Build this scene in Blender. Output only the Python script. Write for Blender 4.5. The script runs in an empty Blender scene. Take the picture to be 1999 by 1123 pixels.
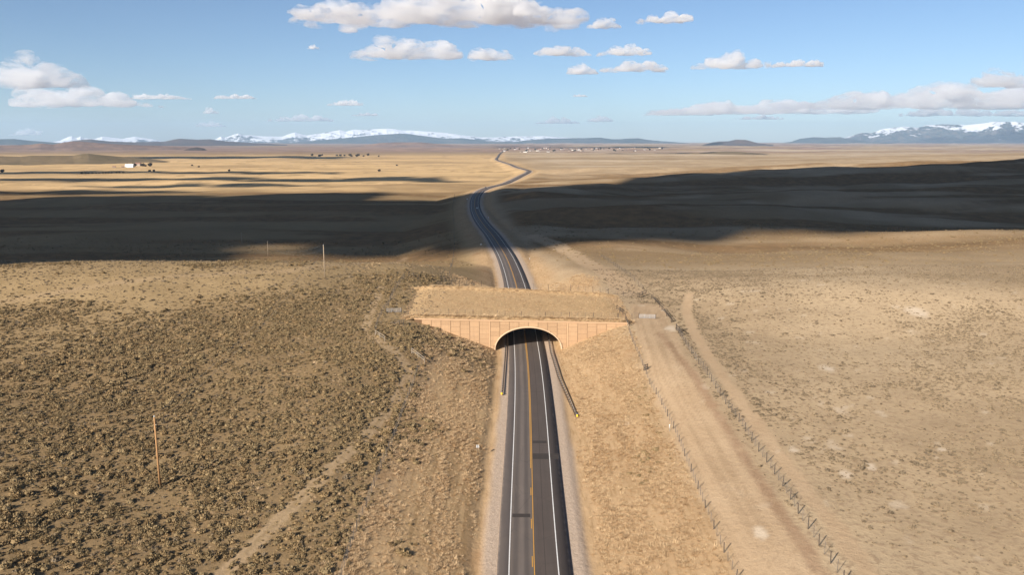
import bpy, bmesh, math, random
import numpy as np
from mathutils import Vector, Matrix

random.seed(7)
rng = np.random.default_rng(11)
SC = bpy.context.scene
COL = SC.collection
R = math.radians

# ------------------------------------------------------------------ camera
CAMZ, PITCH, F, CX, CY = 62.5, R(10.44), 1555.0, 999.5, 561.5
cam_d = bpy.data.cameras.new('camera'); cam = bpy.data.objects.new('camera', cam_d); COL.objects.link(cam)
cam.location = (0, 0, CAMZ); cam.rotation_euler = (R(90) - PITCH, 0, 0)
cam_d.sensor_width = 36; cam_d.lens = F / 1999 * 36; cam_d.clip_start = 1; cam_d.clip_end = 250000
SC.camera = cam
# ------------------------------------------------------------------ sky and sun
SUN_EL, SUN_AZ = R(26), R(38)            # light travels towards +x,+y (from behind left)
w = bpy.data.worlds.new('World'); SC.world = w; w.use_nodes = True
nt = w.node_tree; bg = nt.nodes['Background']
sky = nt.nodes.new('ShaderNodeTexSky'); sky.sky_type = 'NISHITA'; sky.sun_disc = False
sky.sun_elevation = SUN_EL; sky.sun_rotation = SUN_AZ + math.pi
sky.altitude = 2200; sky.air_density = 0.95; sky.dust_density = 2.0; sky.ozone_density = 3.2
nt.links.new(sky.outputs[0], bg.inputs[0]); bg.inputs[1].default_value = 0.06
sl = bpy.data.lights.new('sun', 'SUN'); sun = bpy.data.objects.new('sun', sl); COL.objects.link(sun)
sl.energy = 5.0; sl.angle = R(0.53); sl.color = (1.0, 0.925, 0.82)
SDIR = Vector((math.sin(SUN_AZ) * math.cos(SUN_EL), math.cos(SUN_AZ) * math.cos(SUN_EL), -math.sin(SUN_EL)))
sun.rotation_euler = SDIR.to_track_quat('-Z', 'Y').to_euler(); sun.location = (0, 0, 200)
vs = SC.view_settings; vs.view_transform = 'Standard'; vs.look = 'None'; vs.gamma = 1; vs.use_curve_mapping = False
vs.exposure = 0.95
cy = SC.cycles
cy.max_bounces = 8; cy.diffuse_bounces = 3; cy.glossy_bounces = 2; cy.volume_bounces = 6; cy.transparent_max_bounces = 8
cy.use_denoising = True; cy.volume_step_rate = 1.0; cy.volume_max_steps = 128
try: cy.denoiser = 'OPENIMAGEDENOISE'
except Exception: pass

# ------------------------------------------------------------------ helpers
def ray(px, py):
    fw = np.array((0, math.cos(PITCH), -math.sin(PITCH))); up = np.array((0, math.sin(PITCH), math.cos(PITCH)))
    d = fw * F + np.array((1, 0, 0)) * (px - CX) - up * (py - CY)
    return d / np.linalg.norm(d)
def at_z(px, py, z):
    d = ray(px, py); t = (z - CAMZ) / d[2]; return d * t + np.array((0, 0, CAMZ))
def sst(a, b, x):
    t = np.clip((np.asarray(x, float) - a) / (b - a), 0, 1); return t * t * (3 - 2 * t)
def _h(ix, iy, iz, s):
    h = (ix.astype(np.int64) * 374761393 + iy.astype(np.int64) * 668265263 + iz.astype(np.int64) * 2147483647 + s * 974711) & 0xffffffff
    h = ((h ^ (h >> 13)) * 1274126177) & 0xffffffff
    return ((h ^ (h >> 16)) & 0xffffff) / float(0xffffff)
def vn(x, y, s=0, z=None):
    x = np.asarray(x, float); y = np.asarray(y, float)
    xi = np.floor(x); yi = np.floor(y); fx = x - xi; fy = y - yi
    fx = fx * fx * (3 - 2 * fx); fy = fy * fy * (3 - 2 * fy)
    def pl(zi):
        a = _h(xi, yi, zi, s); b = _h(xi + 1, yi, zi, s); c = _h(xi, yi + 1, zi, s); d = _h(xi + 1, yi + 1, zi, s)
        return (a * (1 - fx) + b * fx) * (1 - fy) + (c * (1 - fx) + d * fx) * fy
    if z is None: return pl(np.zeros_like(xi))
    zi = np.floor(z); fz = z - zi; fz = fz * fz * (3 - 2 * fz)
    return pl(zi) * (1 - fz) + pl(zi + 1) * fz
def fbm(x, y, s=0, o=4):
    v = 0; a = 0.5; t = 0
    for k in range(o):
        v = v + a * vn(x * 2 ** k + 17.3 * k, y * 2 ** k - 9.1 * k, s + k); t += a; a *= 0.5
    return v / t

class MB:
    def __init__(s): s.v = []; s.f = []
    def add(s, vs_, fs):
        n = len(s.v); s.v += [tuple(p) for p in vs_]; s.f += [tuple(i + n for i in f) for f in fs]; return s
    def box(s, c, size, rz=0.0, tilt=None):
        hx, hy, hz = size[0] / 2, size[1] / 2, size[2] / 2
        M = Matrix.Rotation(rz, 3, 'Z')
        if tilt is not None: M = tilt
        p = [Vector(c) + M @ Vector((a * hx, b * hy, e * hz)) for e in (-1, 1) for a, b in ((-1, -1), (1, -1), (1, 1), (-1, 1))]
        return s.add(p, [(3, 2, 1, 0), (4, 5, 6, 7), (0, 1, 5, 4), (1, 2, 6, 5), (2, 3, 7, 6), (3, 0, 4, 7)])
    def tube(s, pts, r, n=6, r2=None, cap=True):
        pts = [Vector(p) for p in pts]; m = len(pts); vv = []
        for i, p in enumerate(pts):
            d = (pts[min(i + 1, m - 1)] - pts[max(i - 1, 0)]).normalized()
            a = d.orthogonal().normalized() if abs(d.z) > .9 else d.cross(Vector((0, 0, 1))).normalized(); b = d.cross(a)
            rr = r if r2 is None else r + (r2 - r) * i / (m - 1)
            vv += [p + (a * math.cos(2 * math.pi * k / n) + b * math.sin(2 * math.pi * k / n)) * rr for k in range(n)]
        ff = [(i * n + k, i * n + (k + 1) % n, (i + 1) * n + (k + 1) % n, (i + 1) * n + k) for i in range(m - 1) for k in range(n)]
        if cap: ff += [tuple(range(n))[::-1], tuple((m - 1) * n + k for k in range(n))]
        return s.add(vv, ff)
    def mesh(s, name, mat=None, smooth=False):
        me = bpy.data.meshes.new(name); me.from_pydata(s.v, [], s.f); me.update()
        if mat: me.materials.append(mat)
        if smooth: me.polygons.foreach_set('use_smooth', [True] * len(me.polygons))
        return me
    def build(s, name, mat=None, parent=None, smooth=False):
        return link(name, s.mesh(name, mat, smooth), parent)
def link(name, me, parent=None):
    o = bpy.data.objects.new(name, me); COL.objects.link(o)
    if parent: o.parent = parent
    return o
def tag(o, label=None, cat=None, group=None, kind=None):
    if label: o['label'] = label
    if cat: o['category'] = cat
    if group: o['group'] = group
    if kind: o['kind'] = kind
    return o
def empty(name, loc=(0, 0, 0), rz=0):
    o = bpy.data.objects.new(name, None); COL.objects.link(o); o.location = loc; o.rotation_euler = (0, 0, rz); o.empty_display_size = .2; return o
def copy_tree(o, parent=None):
    c = o.copy(); COL.objects.link(c); c.parent = parent
    for ch in o.children: copy_tree(ch, c)
    return c
def grid_mesh(name, X, Y, Z, attrs=None, mat=None, smooth=True, wrap=False):
    n, m = X.shape
    me = bpy.data.meshes.new(name)
    co = np.stack([X, Y, Z], -1).reshape(-1, 3).astype(np.float32)
    idx = np.arange(n * m).reshape(n, m)
    if wrap: idx = np.concatenate([idx, idx[:, :1]], 1)
    q = np.stack([idx[:-1, :-1], idx[:-1, 1:], idx[1:, 1:], idx[1:, :-1]], -1).reshape(-1, 4)
    me.vertices.add(len(co)); me.vertices.foreach_set('co', co.ravel())
    me.loops.add(q.size); me.loops.foreach_set('vertex_index', q.ravel().astype(np.int32))
    me.polygons.add(len(q)); me.polygons.foreach_set('loop_start', np.arange(0, q.size, 4, dtype=np.int32))
    try: me.polygons.foreach_set('loop_total', np.full(len(q), 4, np.int32))
    except Exception: pass
    me.update(calc_edges=True)
    if smooth: me.polygons.foreach_set('use_smooth', np.ones(len(q), bool))
    for k, a in (attrs or {}).items():
        at = me.attributes.new(k, 'FLOAT', 'POINT'); at.data.foreach_set('value', np.asarray(a, np.float32).ravel())
    if mat: me.materials.append(mat)
    return me

class Mat:
    """small node-tree builder"""
    def __init__(s, name):
        s.m = bpy.data.materials.new(name); s.m.use_nodes = True; s.t = s.m.node_tree
        s.b = s.t.nodes['Principled BSDF']; s.out = s.t.nodes['Material Output']
        s.b.inputs['Roughness'].default_value = 0.9; s.b.inputs['Specular IOR Level'].default_value = 0.1
    def n(s, t, **k):
        x = s.t.nodes.new(t)
        for a, b in k.items(): setattr(x, a, b)
        return x
    def l(s, a, b): s.t.links.new(a, b)
    def put(s, sock, v):
        if hasattr(v, 'links') or isinstance(v, bpy.types.NodeSocket): s.l(v, sock)
        elif isinstance(v, (tuple, list)) and len(v) == 3 and sock.type == 'RGBA': sock.default_value = (*v, 1)
        else: sock.default_value = v
    def pos(s): return s.n('ShaderNodeNewGeometry').outputs['Position']
    def obj(s): return s.n('ShaderNodeTexCoord').outputs['Object']
    def attr(s, name): return s.n('ShaderNodeAttribute', attribute_name=name).outputs['Fac']
    def noise(s, vec, scale, detail=4, rough=.55, dist=0.0):
        x = s.n('ShaderNodeTexNoise'); s.l(vec, x.inputs['Vector'])
        x.inputs['Scale'].default_value = scale; x.inputs['Detail'].default_value = detail; x.inputs['Roughness'].default_value = rough
        x.inputs['Distortion'].default_value = dist; return x.outputs['Fac']
    def scale(s, vec, v):
        x = s.n('ShaderNodeVectorMath', operation='MULTIPLY'); s.l(vec, x.inputs[0]); x.inputs[1].default_value = v; return x.outputs[0]
    def ramp(s, f, a, b, lo=0.0, hi=1.0):
        x = s.n('ShaderNodeMapRange'); s.put(x.inputs[0], f)
        for i, v in zip((1, 2, 3, 4), (a, b, lo, hi)): s.put(x.inputs[i], v)
        return x.outputs[0]
    def math(s, op, a, b=0.0):
        x = s.n('ShaderNodeMath', operation=op); s.put(x.inputs[0], a); s.put(x.inputs[1], b); return x.outputs[0]
    def mix(s, f, a, b, mode='MIX'):
        x = s.n('ShaderNodeMix', data_type='RGBA', blend_type=mode); s.put(x.inputs[0], f); s.put(x.inputs[6], a); s.put(x.inputs[7], b); return x.outputs[2]
    def bump(s, h, strength=.5, dist=.1):
        x = s.n('ShaderNodeBump'); s.put(x.inputs['Height'], h); x.inputs['Strength'].default_value = strength; x.inputs['Distance'].default_value = dist
        s.l(x.outputs[0], s.b.inputs['Normal'])
    def color(s, c): s.put(s.b.inputs['Base Color'], c); return s
def plain(name, c, rough=.85, var=.25, scale=3.0, metal=0.0, spec=.15):
    m = Mat(name); o = m.obj(); f = m.noise(o, scale, 3)
    d = tuple(x * (1 - var) for x in c); e = tuple(min(1, x * (1 + var)) for x in c)
    m.color(m.mix(f, d, e)); m.b.inputs['Roughness'].default_value = rough; m.b.inputs['Metallic'].default_value = metal
    m.b.inputs['Specular IOR Level'].default_value = spec
    return m.m

# ------------------------------------------------------------------ clouds (closed bodies of thin scattering air, outside the haze)
def cloud_mat(sigma, i, soft=None):
    m = bpy.data.materials.new('cloud_vapour_%02d' % i); m.use_nodes = True; t = m.node_tree; t.nodes.clear()
    o = t.nodes.new('ShaderNodeOutputMaterial'); v = t.nodes.new('ShaderNodeVolumeScatter')
    v.inputs['Color'].default_value = (.99, .99, .99, 1); v.inputs['Density'].default_value = sigma; v.inputs['Anisotropy'].default_value = 0.35
    if soft:
        tc = t.nodes.new('ShaderNodeTexCoord'); mp = t.nodes.new('ShaderNodeVectorMath'); mp.operation = 'MULTIPLY'; mp.inputs[1].default_value = (.42 / soft, .5 / soft, 1.25 / soft)
        nz = t.nodes.new('ShaderNodeTexNoise'); nz.inputs['Scale'].default_value = 2.6; nz.inputs['Detail'].default_value = 6; nz.inputs['Roughness'].default_value = .66; nz.inputs['Distortion'].default_value = .5
        mr = t.nodes.new('ShaderNodeMapRange'); mr.inputs[1].default_value = .43; mr.inputs[2].default_value = .70; mr.inputs[3].default_value = 0; mr.inputs[4].default_value = sigma
        t.links.new(tc.outputs['Object'], mp.inputs[0]); t.links.new(mp.outputs[0], nz.inputs['Vector']); t.links.new(nz.outputs['Fac'], mr.inputs[0]); t.links.new(mr.outputs[0], v.inputs['Density'])
    t.links.new(v.outputs[0], o.inputs['Volume']); return m
CLOUD_N = 0
def make_cloud(label, c, size, lumps=None, sigma=None, group='clouds in the sky', seed=None):
    """c: centre, size: (x, y, z) extents in metres; puffs heaped on a flat base, fused into one skin"""
    global CLOUD_N
    rs = np.random.default_rng(100 + CLOUD_N if seed is None else seed); CLOUD_N += 1
    W, D, Hh = size
    n = lumps or int(np.clip(10 * W / Hh, 14, 110))
    bm = bmesh.new()
    skew = rs.uniform(-.25, .25)
    ph = rs.uniform(0, 9)
    for k in range(n):
        u = rs.uniform(-1, 1); v = rs.normal(0, .33)
        env = max(.12, (1 - abs(u - skew) ** 2.2 / (1 + abs(skew)) ** 2.2)) * (.55 + .45 * math.sin(u * 5 + ph) ** 2)
        r = Hh * rs.uniform(.16, .42) * (.35 + .65 * env)
        z = r * .55 + rs.uniform(0, 1) * max(0, Hh * env - 1.5 * r)
        x = u * (W / 2 - r); y = np.clip(v, -1, 1) * max(0.0, D / 2 - r)
        M = Matrix.Translation((x, y, z)) @ Matrix.Diagonal((r * rs.uniform(1.0, 1.9), r * rs.uniform(1, 1.5), r * rs.uniform(.7, 1), 1))
        bmesh.ops.create_icosphere(bm, subdivisions=2, radius=1.0, matrix=M)
    me = bpy.data.meshes.new('tmp'); bm.to_mesh(me); bm.free()
    o = link('tmp', me); md = o.modifiers.new('r', 'REMESH'); md.mode = 'VOXEL'; md.voxel_size = max(Hh / 20, W / 190)
    ev = o.evaluated_get(bpy.context.evaluated_depsgraph_get()); me2 = bpy.data.meshes.new_from_object(ev)
    bpy.data.objects.remove(o); bpy.data.meshes.remove(me)
    nv = len(me2.vertices); co = np.empty(nv * 3, np.float32); me2.vertices.foreach_get('co', co); co = co.reshape(-1, 3).astype(float)
    no = np.empty(nv * 3, np.float32); me2.vertices.foreach_get('normal', no); no = no.reshape(-1, 3)
    dsp = 0
    for k, (sc, am) in enumerate(((.35, .11), (.16, .07), (.08, .04))):
        q = co / (Hh * sc); dsp = dsp + am * Hh * (1 - 2 * np.abs(2 * vn(q[:, 0], q[:, 1], 31 + k + CLOUD_N, q[:, 2]) - 1)) * .6
    co = co + no * dsp[:, None]
    low = co[:, 2] < Hh * .12; co[low, 2] = Hh * .12 + (co[low, 2] - Hh * .12) * .35
    co[:, 2] -= Hh * .45
    me2.vertices.foreach_set('co', co.astype(np.float32).ravel()); me2.update(); me2.name = 'cloud'
    me2.materials.clear(); me2.materials.append(cloud_mat(sigma or 8.5 / Hh, CLOUD_N, None if sigma else Hh))
    ob = link('cloud', me2); ob.location = c
    return tag(ob, label, 'cloud', group)
CZ = 1250.0
def sky_cloud(px, py, wpx, hpx, label, **k):
    d = ray(px, py); D = min((CZ - CAMZ) / d[2], 60000.0) if d[2] > 0 else 60000.0
    p = d * D + np.array((0, 0, CAMZ)); s = D / F
    return make_cloud(label, tuple(p), (wpx * s, min(wpx * s * .55, hpx * s * 4), hpx * s * .92), lumps=170 if wpx > 400 else None, **k)
SKYC = [
 (850, 15, 540, 74, 'long ragged grey-white cloud across the top of the sky'),
 (785, 90, 215, 62, 'bright white cumulus just below the long top cloud'),
 (960, 103, 92, 36, 'small puffy cloud to the right of the bright cumulus'),
 (1100, 96, 108, 32, 'notched white cloud above the middle right road valley'),
 (1218, 97, 104, 26, 'flat white cloudlet between notched cloud and slanting wisp'),
 (1178, 43, 60, 28, 'tiny cloud beside the right tip of the long top cloud'),
 (1294, 34, 108, 24, 'thin slanted white cloud high right of centre'),
 (1134, 135, 64, 24, 'small grey cloudlet under the notched white cloud'),
 (1236, 128, 130, 30, 'slanting wisp of cloud below the flat white cloudlet'),
 (1428, 118, 150, 38, 'white two-humped cloud in the upper right sky'),
 (1555, 123, 108, 16, 'thin trailing wisp right of the two-humped cloud'),
 (78, 140, 170, 70, 'large white cumulus top at the left edge of the sky'),
 (150, 186, 250, 52, 'broad grey layered cloud beneath the large left cumulus'),
 (312, 188, 104, 13, 'flat dark cloud strip right of the big left cloud'),
 (456, 188, 80, 11, 'thin pale cloud strip in the left-centre sky'),
 (410, 216, 30, 14, 'tiny round cloud above the left hills'),
 (411, 242, 52, 13, 'small low white cloud above the butte'),
 (585, 230, 116, 17, 'low white cloud over the western end of snowy range'),
 (673, 200, 68, 15, 'small white cloud over the middle of the snowy range'),
 (712, 223, 48, 8, 'thin faint cloud just over the snowy crest'),
 (52, 258, 60, 15, 'low white cloud on the far left horizon'),
 (1088, 235, 82, 17, 'low pale cloud over the dark blue foothills'),
 (1170, 231, 52, 18, 'faint cloudlet right of the low pale cloud'),
 (1480, 208, 420, 36, 'long white cloud bank above the right-hand plain'),
 (1330, 218, 150, 18, 'low white tail at the left end of the cloud bank'),
 (1810, 190, 480, 54, 'thick grey-white cloud bank above the right snowy mountains'),
 (1975, 150, 120, 46, 'grey cloud at the right edge of the sky'),
 (1905, 218, 240, 20, 'low flat cloud layer close above the right snowy peaks'),
 (1482, 229, 84, 10, 'thin low cloud under the right cloud bank'),
 (1132, 186, 32, 6, 'minute cloud fleck in the middle sky'),
 (612, 91, 22, 11, 'faint lone cloud fleck left of the bright cumulus'),
]
for a in SKYC: sky_cloud(*a)
# clouds over and behind the viewer: the ones whose shadows lie on the plain
def shade_cloud(label, gx, gy, gz, size, H=1150.0, **k):
    t = (H - gz) / -SDIR.z
    return make_cloud(label, (gx - SDIR.x * t, gy - SDIR.y * t, H), size, group='clouds overhead that shade the plain', **k)
shade_cloud('huge flat-based cloud overhead shading the dark middle plain', 500, 868, -4, (2350, 730, 240), lumps=330, sigma=.22)
shade_cloud('overhead cloud shading the left end of dark plain', -790, 822, -12, (1500, 600, 200), lumps=150, sigma=.22)
shade_cloud('overhead cloud shading the dark hills at far right', 1000, 1275, 8, (1500, 560, 200), lumps=200, sigma=.22)
shade_cloud('narrow overhead cloud shading a strip of left meadow', -640, 1640, -14, (1150, 150, 90), lumps=90, sigma=.22)
shade_cloud('second narrow overhead cloud shading the meadow by the ranch', -980, 1990, -14, (1250, 190, 90), lumps=90, sigma=.22)
shade_cloud('small overhead cloud shading a short meadow strip', -520, 1430, -14, (430, 90, 60), lumps=40, sigma=.22)
shade_cloud('thin overhead cloud shading the meadow edge', -640, 1215, -13, (360, 70, 60), lumps=40, sigma=.22)
shade_cloud('wide overhead cloud shading the far left flats', -1250, 3850, -15, (1150, 750, 160), lumps=120, sigma=.2)
shade_cloud('overhead cloud shading low rise before the town', 1050, 4700, -12, (900, 500, 140), lumps=90, sigma=.2)
shade_cloud('far overhead cloud shading the flats beyond town', 900, 8200, -12, (1500, 900, 160), lumps=90, sigma=.2, H=2300.0)
# ------------------------------------------------------------------ land: road line, cut, hills
def zroad(y):
    return -4.0 * sst(520, 850, y) - 4.0 * sst(900, 1800, y) - 4.0 * sst(2000, 4000, y)
RPX = [(1042.3, 1123), (1028, 684), (1011.3, 571), (999.5, 530), (988, 502), (973, 476.6), (960.4, 458), (946.5, 441.9), (935, 425.6), (928, 409.4),
       (926.8, 394.4), (931.4, 380.5), (940.7, 371.3), (951, 367), (962, 364), (980, 360), (1000, 352), (1020, 342), (1031, 336), (1032.5, 333.5),
       (1025, 331), (1010, 327), (995, 320.5), (982, 316.5), (970, 312), (972, 306), (976, 300), (985, 294), (1005, 288)]
_ry, _rx = [], []
for px, py in RPX:
    z = 0.0
    for _ in range(12): p = at_z(px, py, z); z = float(zroad(p[1]))
    _ry.append(p[1]); _rx.append(p[0])
_ry = np.array(_ry); _rx = np.array(_rx)
_s = (_rx[1] - _rx[0]) / (_ry[1] - _ry[0])
_ry = np.concatenate([[-400.0, 40.0], _ry, [16000.0]]); _rx = np.concatenate([[_rx[0] + _s * (-400 - _ry[2]), _rx[0] + _s * (40 - _ry[2])], _rx, [_rx[-1] + 260.0]])
_tt = np.arcsinh(_ry / 300.0)
_dm = np.gradient(_rx, _tt)
def xroad(y):
    t = np.arcsinh(np.asarray(y, float) / 300.0); i = np.clip(np.searchsorted(_tt, t) - 1, 0, len(_tt) - 2)
    h = _tt[i + 1] - _tt[i]; u = np.clip((t - _tt[i]) / h, 0, 1)
    return ((2 * u ** 3 - 3 * u ** 2 + 1) * _rx[i] + (u ** 3 - 2 * u ** 2 + u) * h * _dm[i] + (-2 * u ** 3 + 3 * u ** 2) * _rx[i + 1] + (u ** 3 - u ** 2) * h * _dm[i + 1])
def droad(x, y):
    e = 2 + np.asarray(y, float) * .004; sl_ = (xroad(y + e) - xroad(y - e)) / (2 * e)
    return (x - xroad(y)) / np.sqrt(1 + sl_ ** 2)
Y0, Y1 = 235.0, 283.0                       # faces of the overpass
def deckplane(x, y):
    t = np.clip((y - Y0) / 48.0, -.6, 1.5); xx = np.clip(x - 2, -55, 60)
    return 8.9 + .45 * t - (.0219 + .025 * t) * xx
def nat(x, y):
    x = np.asarray(x, float); y = np.asarray(y, float)
    L = 8.2 - 4.6 * sst(200, 110, y) * sst(-110, -40, x) + 8.5 * np.exp(-((x + 125) / 150) ** 2 - ((y - 292) / 62) ** 2) - 3.5 * sst(-120, -420, x) * sst(330, 150, y)
    L = L * (1 - sst(305, 520, y)) + (-14.0) * sst(305, 520, y)
    L = L + 3.2 * np.exp(-((x + 60) / 60) ** 2 - ((y - 445) / 28) ** 2)
    L = L + sst(420, 600, y) * (2.6 * np.sin(y / 75 + x / 260 + 3 * vn(x / 300, y / 300, 3)) * sst(1500, 900, y))
    Rr = 8.2 - 1.8 * sst(190, 90, y) + 5.5 * np.exp(-((x - 150) / 95) ** 2 - ((y - 272) / 48) ** 2) - 2.5 * np.exp(-((x - 140) / 160) ** 2 - ((y - 385) / 40) ** 2) - 1.5 * sst(90, 60, y)
    Rr = Rr * (1 - sst(310, 470, y)) + 1.0 * sst(310, 470, y)
    hill = np.clip(x - 60, 0, 1300) * .017 * sst(380, 800, y)
    ridg = 4.2 * np.sin(y / 62 - x / 400 + 4 * vn(x / 420, y / 420, 8)) * sst(360, 480, y) * sst(20, 160, x) * sst(1600, 1250, y)
    Rr = Rr + hill * (1 - sst(1450, 2100, y)) + ridg - 9 * sst(1500, 2300, y) + 11 * np.exp(-((y - 1380) / 190) ** 2) * sst(120, 900, x)
    b = sst(-45, 45, x - xroad(y))
    z = L * (1 - b) + Rr * b
    far = sst(1100, 1900, y)
    z = z * (1 - far * (1 - b)) - 14.0 * far * (1 - b)
    rr = np.hypot(x, y)
    z = z + (fbm(x / 45, y / 45, 5, 3) - .5) * 1.6 * sst(60, 140, rr) + (fbm(x / 700, y / 700, 6, 4) - .5) * (6 * sst(500, 1500, rr) + 22 * sst(2500, 7000, rr)) * (.35 + .65 * b + .3 * sst(4000, 9000, rr))
    z = z + 26 * b * np.exp(-((y - 3100) / 600) ** 2) * sst(600, 2600, x)
    aw = sst(26, 70, np.abs(x - xroad(y)))
    z = z + aw * ((fbm(x / 120, y / 85, 47, 3) - .5) * 5.0 * sst(90, 200, y) * sst(.3, .8, b + sst(300, 420, y)) + (fbm(x / 210, y / 95, 48, 3) - .5) * 22 * sst(340, 520, y) * sst(2600, 1500, y) * (.35 + .65 * b))
    k = sst(80, 42, np.abs(x - 2)) * sst(150, 205, y) * sst(345, 300, y)
    return z * (1 - k) + deckplane(x, y) * k
def H(x, y):
    x = np.asarray(x, float); y = np.asarray(y, float)
    d = droad(x, y); a = np.abs(d); zr = zroad(y); g = nat(x, y)
    off = np.where(d < 0, 9.5, 10.4); sl_ = np.where(d < 0, 2.62 + 2.6 * sst(218, 150, y), 2.3 + 1.0 * sst(215, 150, y))
    near = sst(8000, 5000, y)
    up = zr + np.maximum(0, a - off) / sl_ + 400 * (1 - near); lo = zr - np.maximum(0, a - off) / 4.0 - 400 * (1 - near)
    k = 1.1
    m = -np.logaddexp(-g / k, -up / k) * k                # soft minimum
    m = np.where(a < off + .5, np.minimum(m, up), m)
    m = np.maximum(m, lo)
    ditch = -.35 * np.exp(-((a - 8.6) / 1.3) ** 2) * sst(1500, 700, y)
    t = sst(6.3 + y * .002, 8.0 + y * .004, a)
    return (zr - .08 - y * .00015) * (1 - t) + (m + ditch) * t
def deckz(x, y):
    z = deckplane(x, y) + .05 + .55 * np.exp(-((y - Y0 - 2.6) / 1.5) ** 2) + .8 * np.exp(-((y - Y1 + 2.2) / 2.0) ** 2) + (fbm(x / 6, y / 6, 41, 3) - .5) * .35 * sst(Y0 + .4, Y0 + 2, y)
    e = sst(29.5, 38, np.abs(x - 2)); return z - 1.1 * e
def surf(x, y):
    x = np.asarray(x, float); y = np.asarray(y, float); h = H(x, y)
    on = (y > Y0 + .2) & (y < Y1 - .2) & (np.abs(x - 2) < 38)
    return np.where(on, np.maximum(h, deckz(x, y)), h)
def ground(px, py, far=60000.0):
    """where the line of sight of a photo pixel meets the land"""
    d = ray(px, py); t = np.geomspace(50, far, 2600)
    P = d[None] * t[:, None]; dz = P[:, 2] + CAMZ - surf(P[:, 0], P[:, 1])
    i = int(np.argmax(dz < 0)) if (dz < 0).any() else len(t) - 1
    t2 = np.linspace(t[max(i - 1, 0)], t[i], 60); P = d[None] * t2[:, None]; dz = P[:, 2] + CAMZ - surf(P[:, 0], P[:, 1])
    j = int(np.argmax(dz < 0)) if (dz < 0).any() else 59
    p = P[j]; return float(p[0]), float(p[1]), float(surf(p[0], p[1]))
def polyline(pts): return np.array([ground(*p)[:2] for p in pts])
def dist_line(x, y, L):
    """distance of points to a polyline"""
    best = np.full(np.shape(x), 1e9)
    for (ax, ay), (bx, by) in zip(L[:-1], L[1:]):
        vx, vy = bx - ax, by - ay; q = vx * vx + vy * vy + 1e-9
        t = np.clip(((x - ax) * vx + (y - ay) * vy) / q, 0, 1)
        best = np.minimum(best, np.hypot(x - ax - t * vx, y - ay - t * vy))
    return best
def resample(L, step):
    L = np.asarray(L, float); s = np.concatenate([[0], np.cumsum(np.hypot(*np.diff(L, axis=0).T))]); n = max(2, int(round(s[-1] / step)) + 1)
    q = np.linspace(0, s[-1], n); return np.stack([np.interp(q, s, L[:, 0]), np.interp(q, s, L[:, 1])], 1)
# lines in plan, from the photograph
FENCE_A = polyline([(1224, 634), (1236, 671), (1257, 720), (1269, 752), (1284, 775), (1304, 816), (1318, 844), (1348, 920), (1380, 1001), (1403, 1057), (1428, 1112), (1446, 1150)])
FENCE_B = polyline([(1262, 574), (1288, 598), (1312, 628), (1320, 643), (1341, 679), (1359, 705), (1384, 738), (1400, 765), (1421, 797), (1447, 830), (1469, 866), (1500, 909), (1532, 958), (1566, 1018), (1588, 1049), (1609, 1083), (1634, 1120), (1660, 1160)])
FENCE_B2 = polyline([(1255, 566), (1235, 545), (1215, 531), (1195, 516), (1172, 500)])
FENCE_L = polyline([(828, 706), (815, 726), (807, 753), (798, 776), (785, 810), (777, 834), (763, 874), (745, 914), (735, 940), (716, 991), (703, 1019), (687, 1066), (671, 1115), (660, 1150)])
FENCE_E = polyline([(733, 650), (738, 630), (746, 612), (757, 600), (770, 570), (779, 557), (790, 541)])
TRACK_L = polyline([(745, 560), (722, 610), (715, 640), (740, 668), (775, 690), (798, 725), (790, 752), (760, 800), (700, 866), (600, 960), (520, 1040), (420, 1140)])
DIRT = polyline([(1262, 600), (1275, 640), (1308, 720), (1345, 800), (1400, 900), (1465, 1010), (1535, 1123), (1560, 1170)])
RUT = polyline([(1287, 650), (1320, 690), (1356, 735), (1393, 795), (1440, 870), (1500, 965), (1560, 1055), (1604, 1123), (1630, 1165)])
TRACK_R = polyline([(1345, 575), (1340, 610), (1352, 645), (1385, 700), (1440, 780), (1500, 860), (1570, 955), (1640, 1045), (1690, 1115), (1720, 1160)])
DIRT2 = polyline([(1235, 575), (1210, 553), (1160, 520), (1115, 494), (1085, 478), (1040, 460)])
RUTS2 = polyline([(0, 590), (150, 565), (330, 540), (560, 530), (700, 515), (790, 505)])
PALES = [(*ground(px, py), r_) for px, py, r_ in ((1309, 642, 2.6), (1225, 823, .9), (1485, 1040, 1.2), (1650, 926, 1.5), (1614, 720, 2.4), (1700, 912, .9), (1548, 878, 1.3), (1790, 610, 4), (600, 985, .6), (755, 985, .8), (1840, 878, .9))]
BRUSH_AND_SHADE = [(*ground(px, py)[:2], sx, sy, am) for px, py, sx, sy, am in ((862, 559, 7, 5, 1), (835, 557, 4, 4, 1), (890, 563, 6, 3, .9), (585, 496, 9, 9, 1), (570, 507, 16, 12, .9), (700, 640, 9, 12, .7), (745, 648, 5, 8, 1), (860, 672, 14, 9, .8), (820, 655, 8, 8, .7), (1040, 800, .1, .1, 0))]  # brush clumps; those just behind the bridge stand in for a shaded bank
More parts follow.
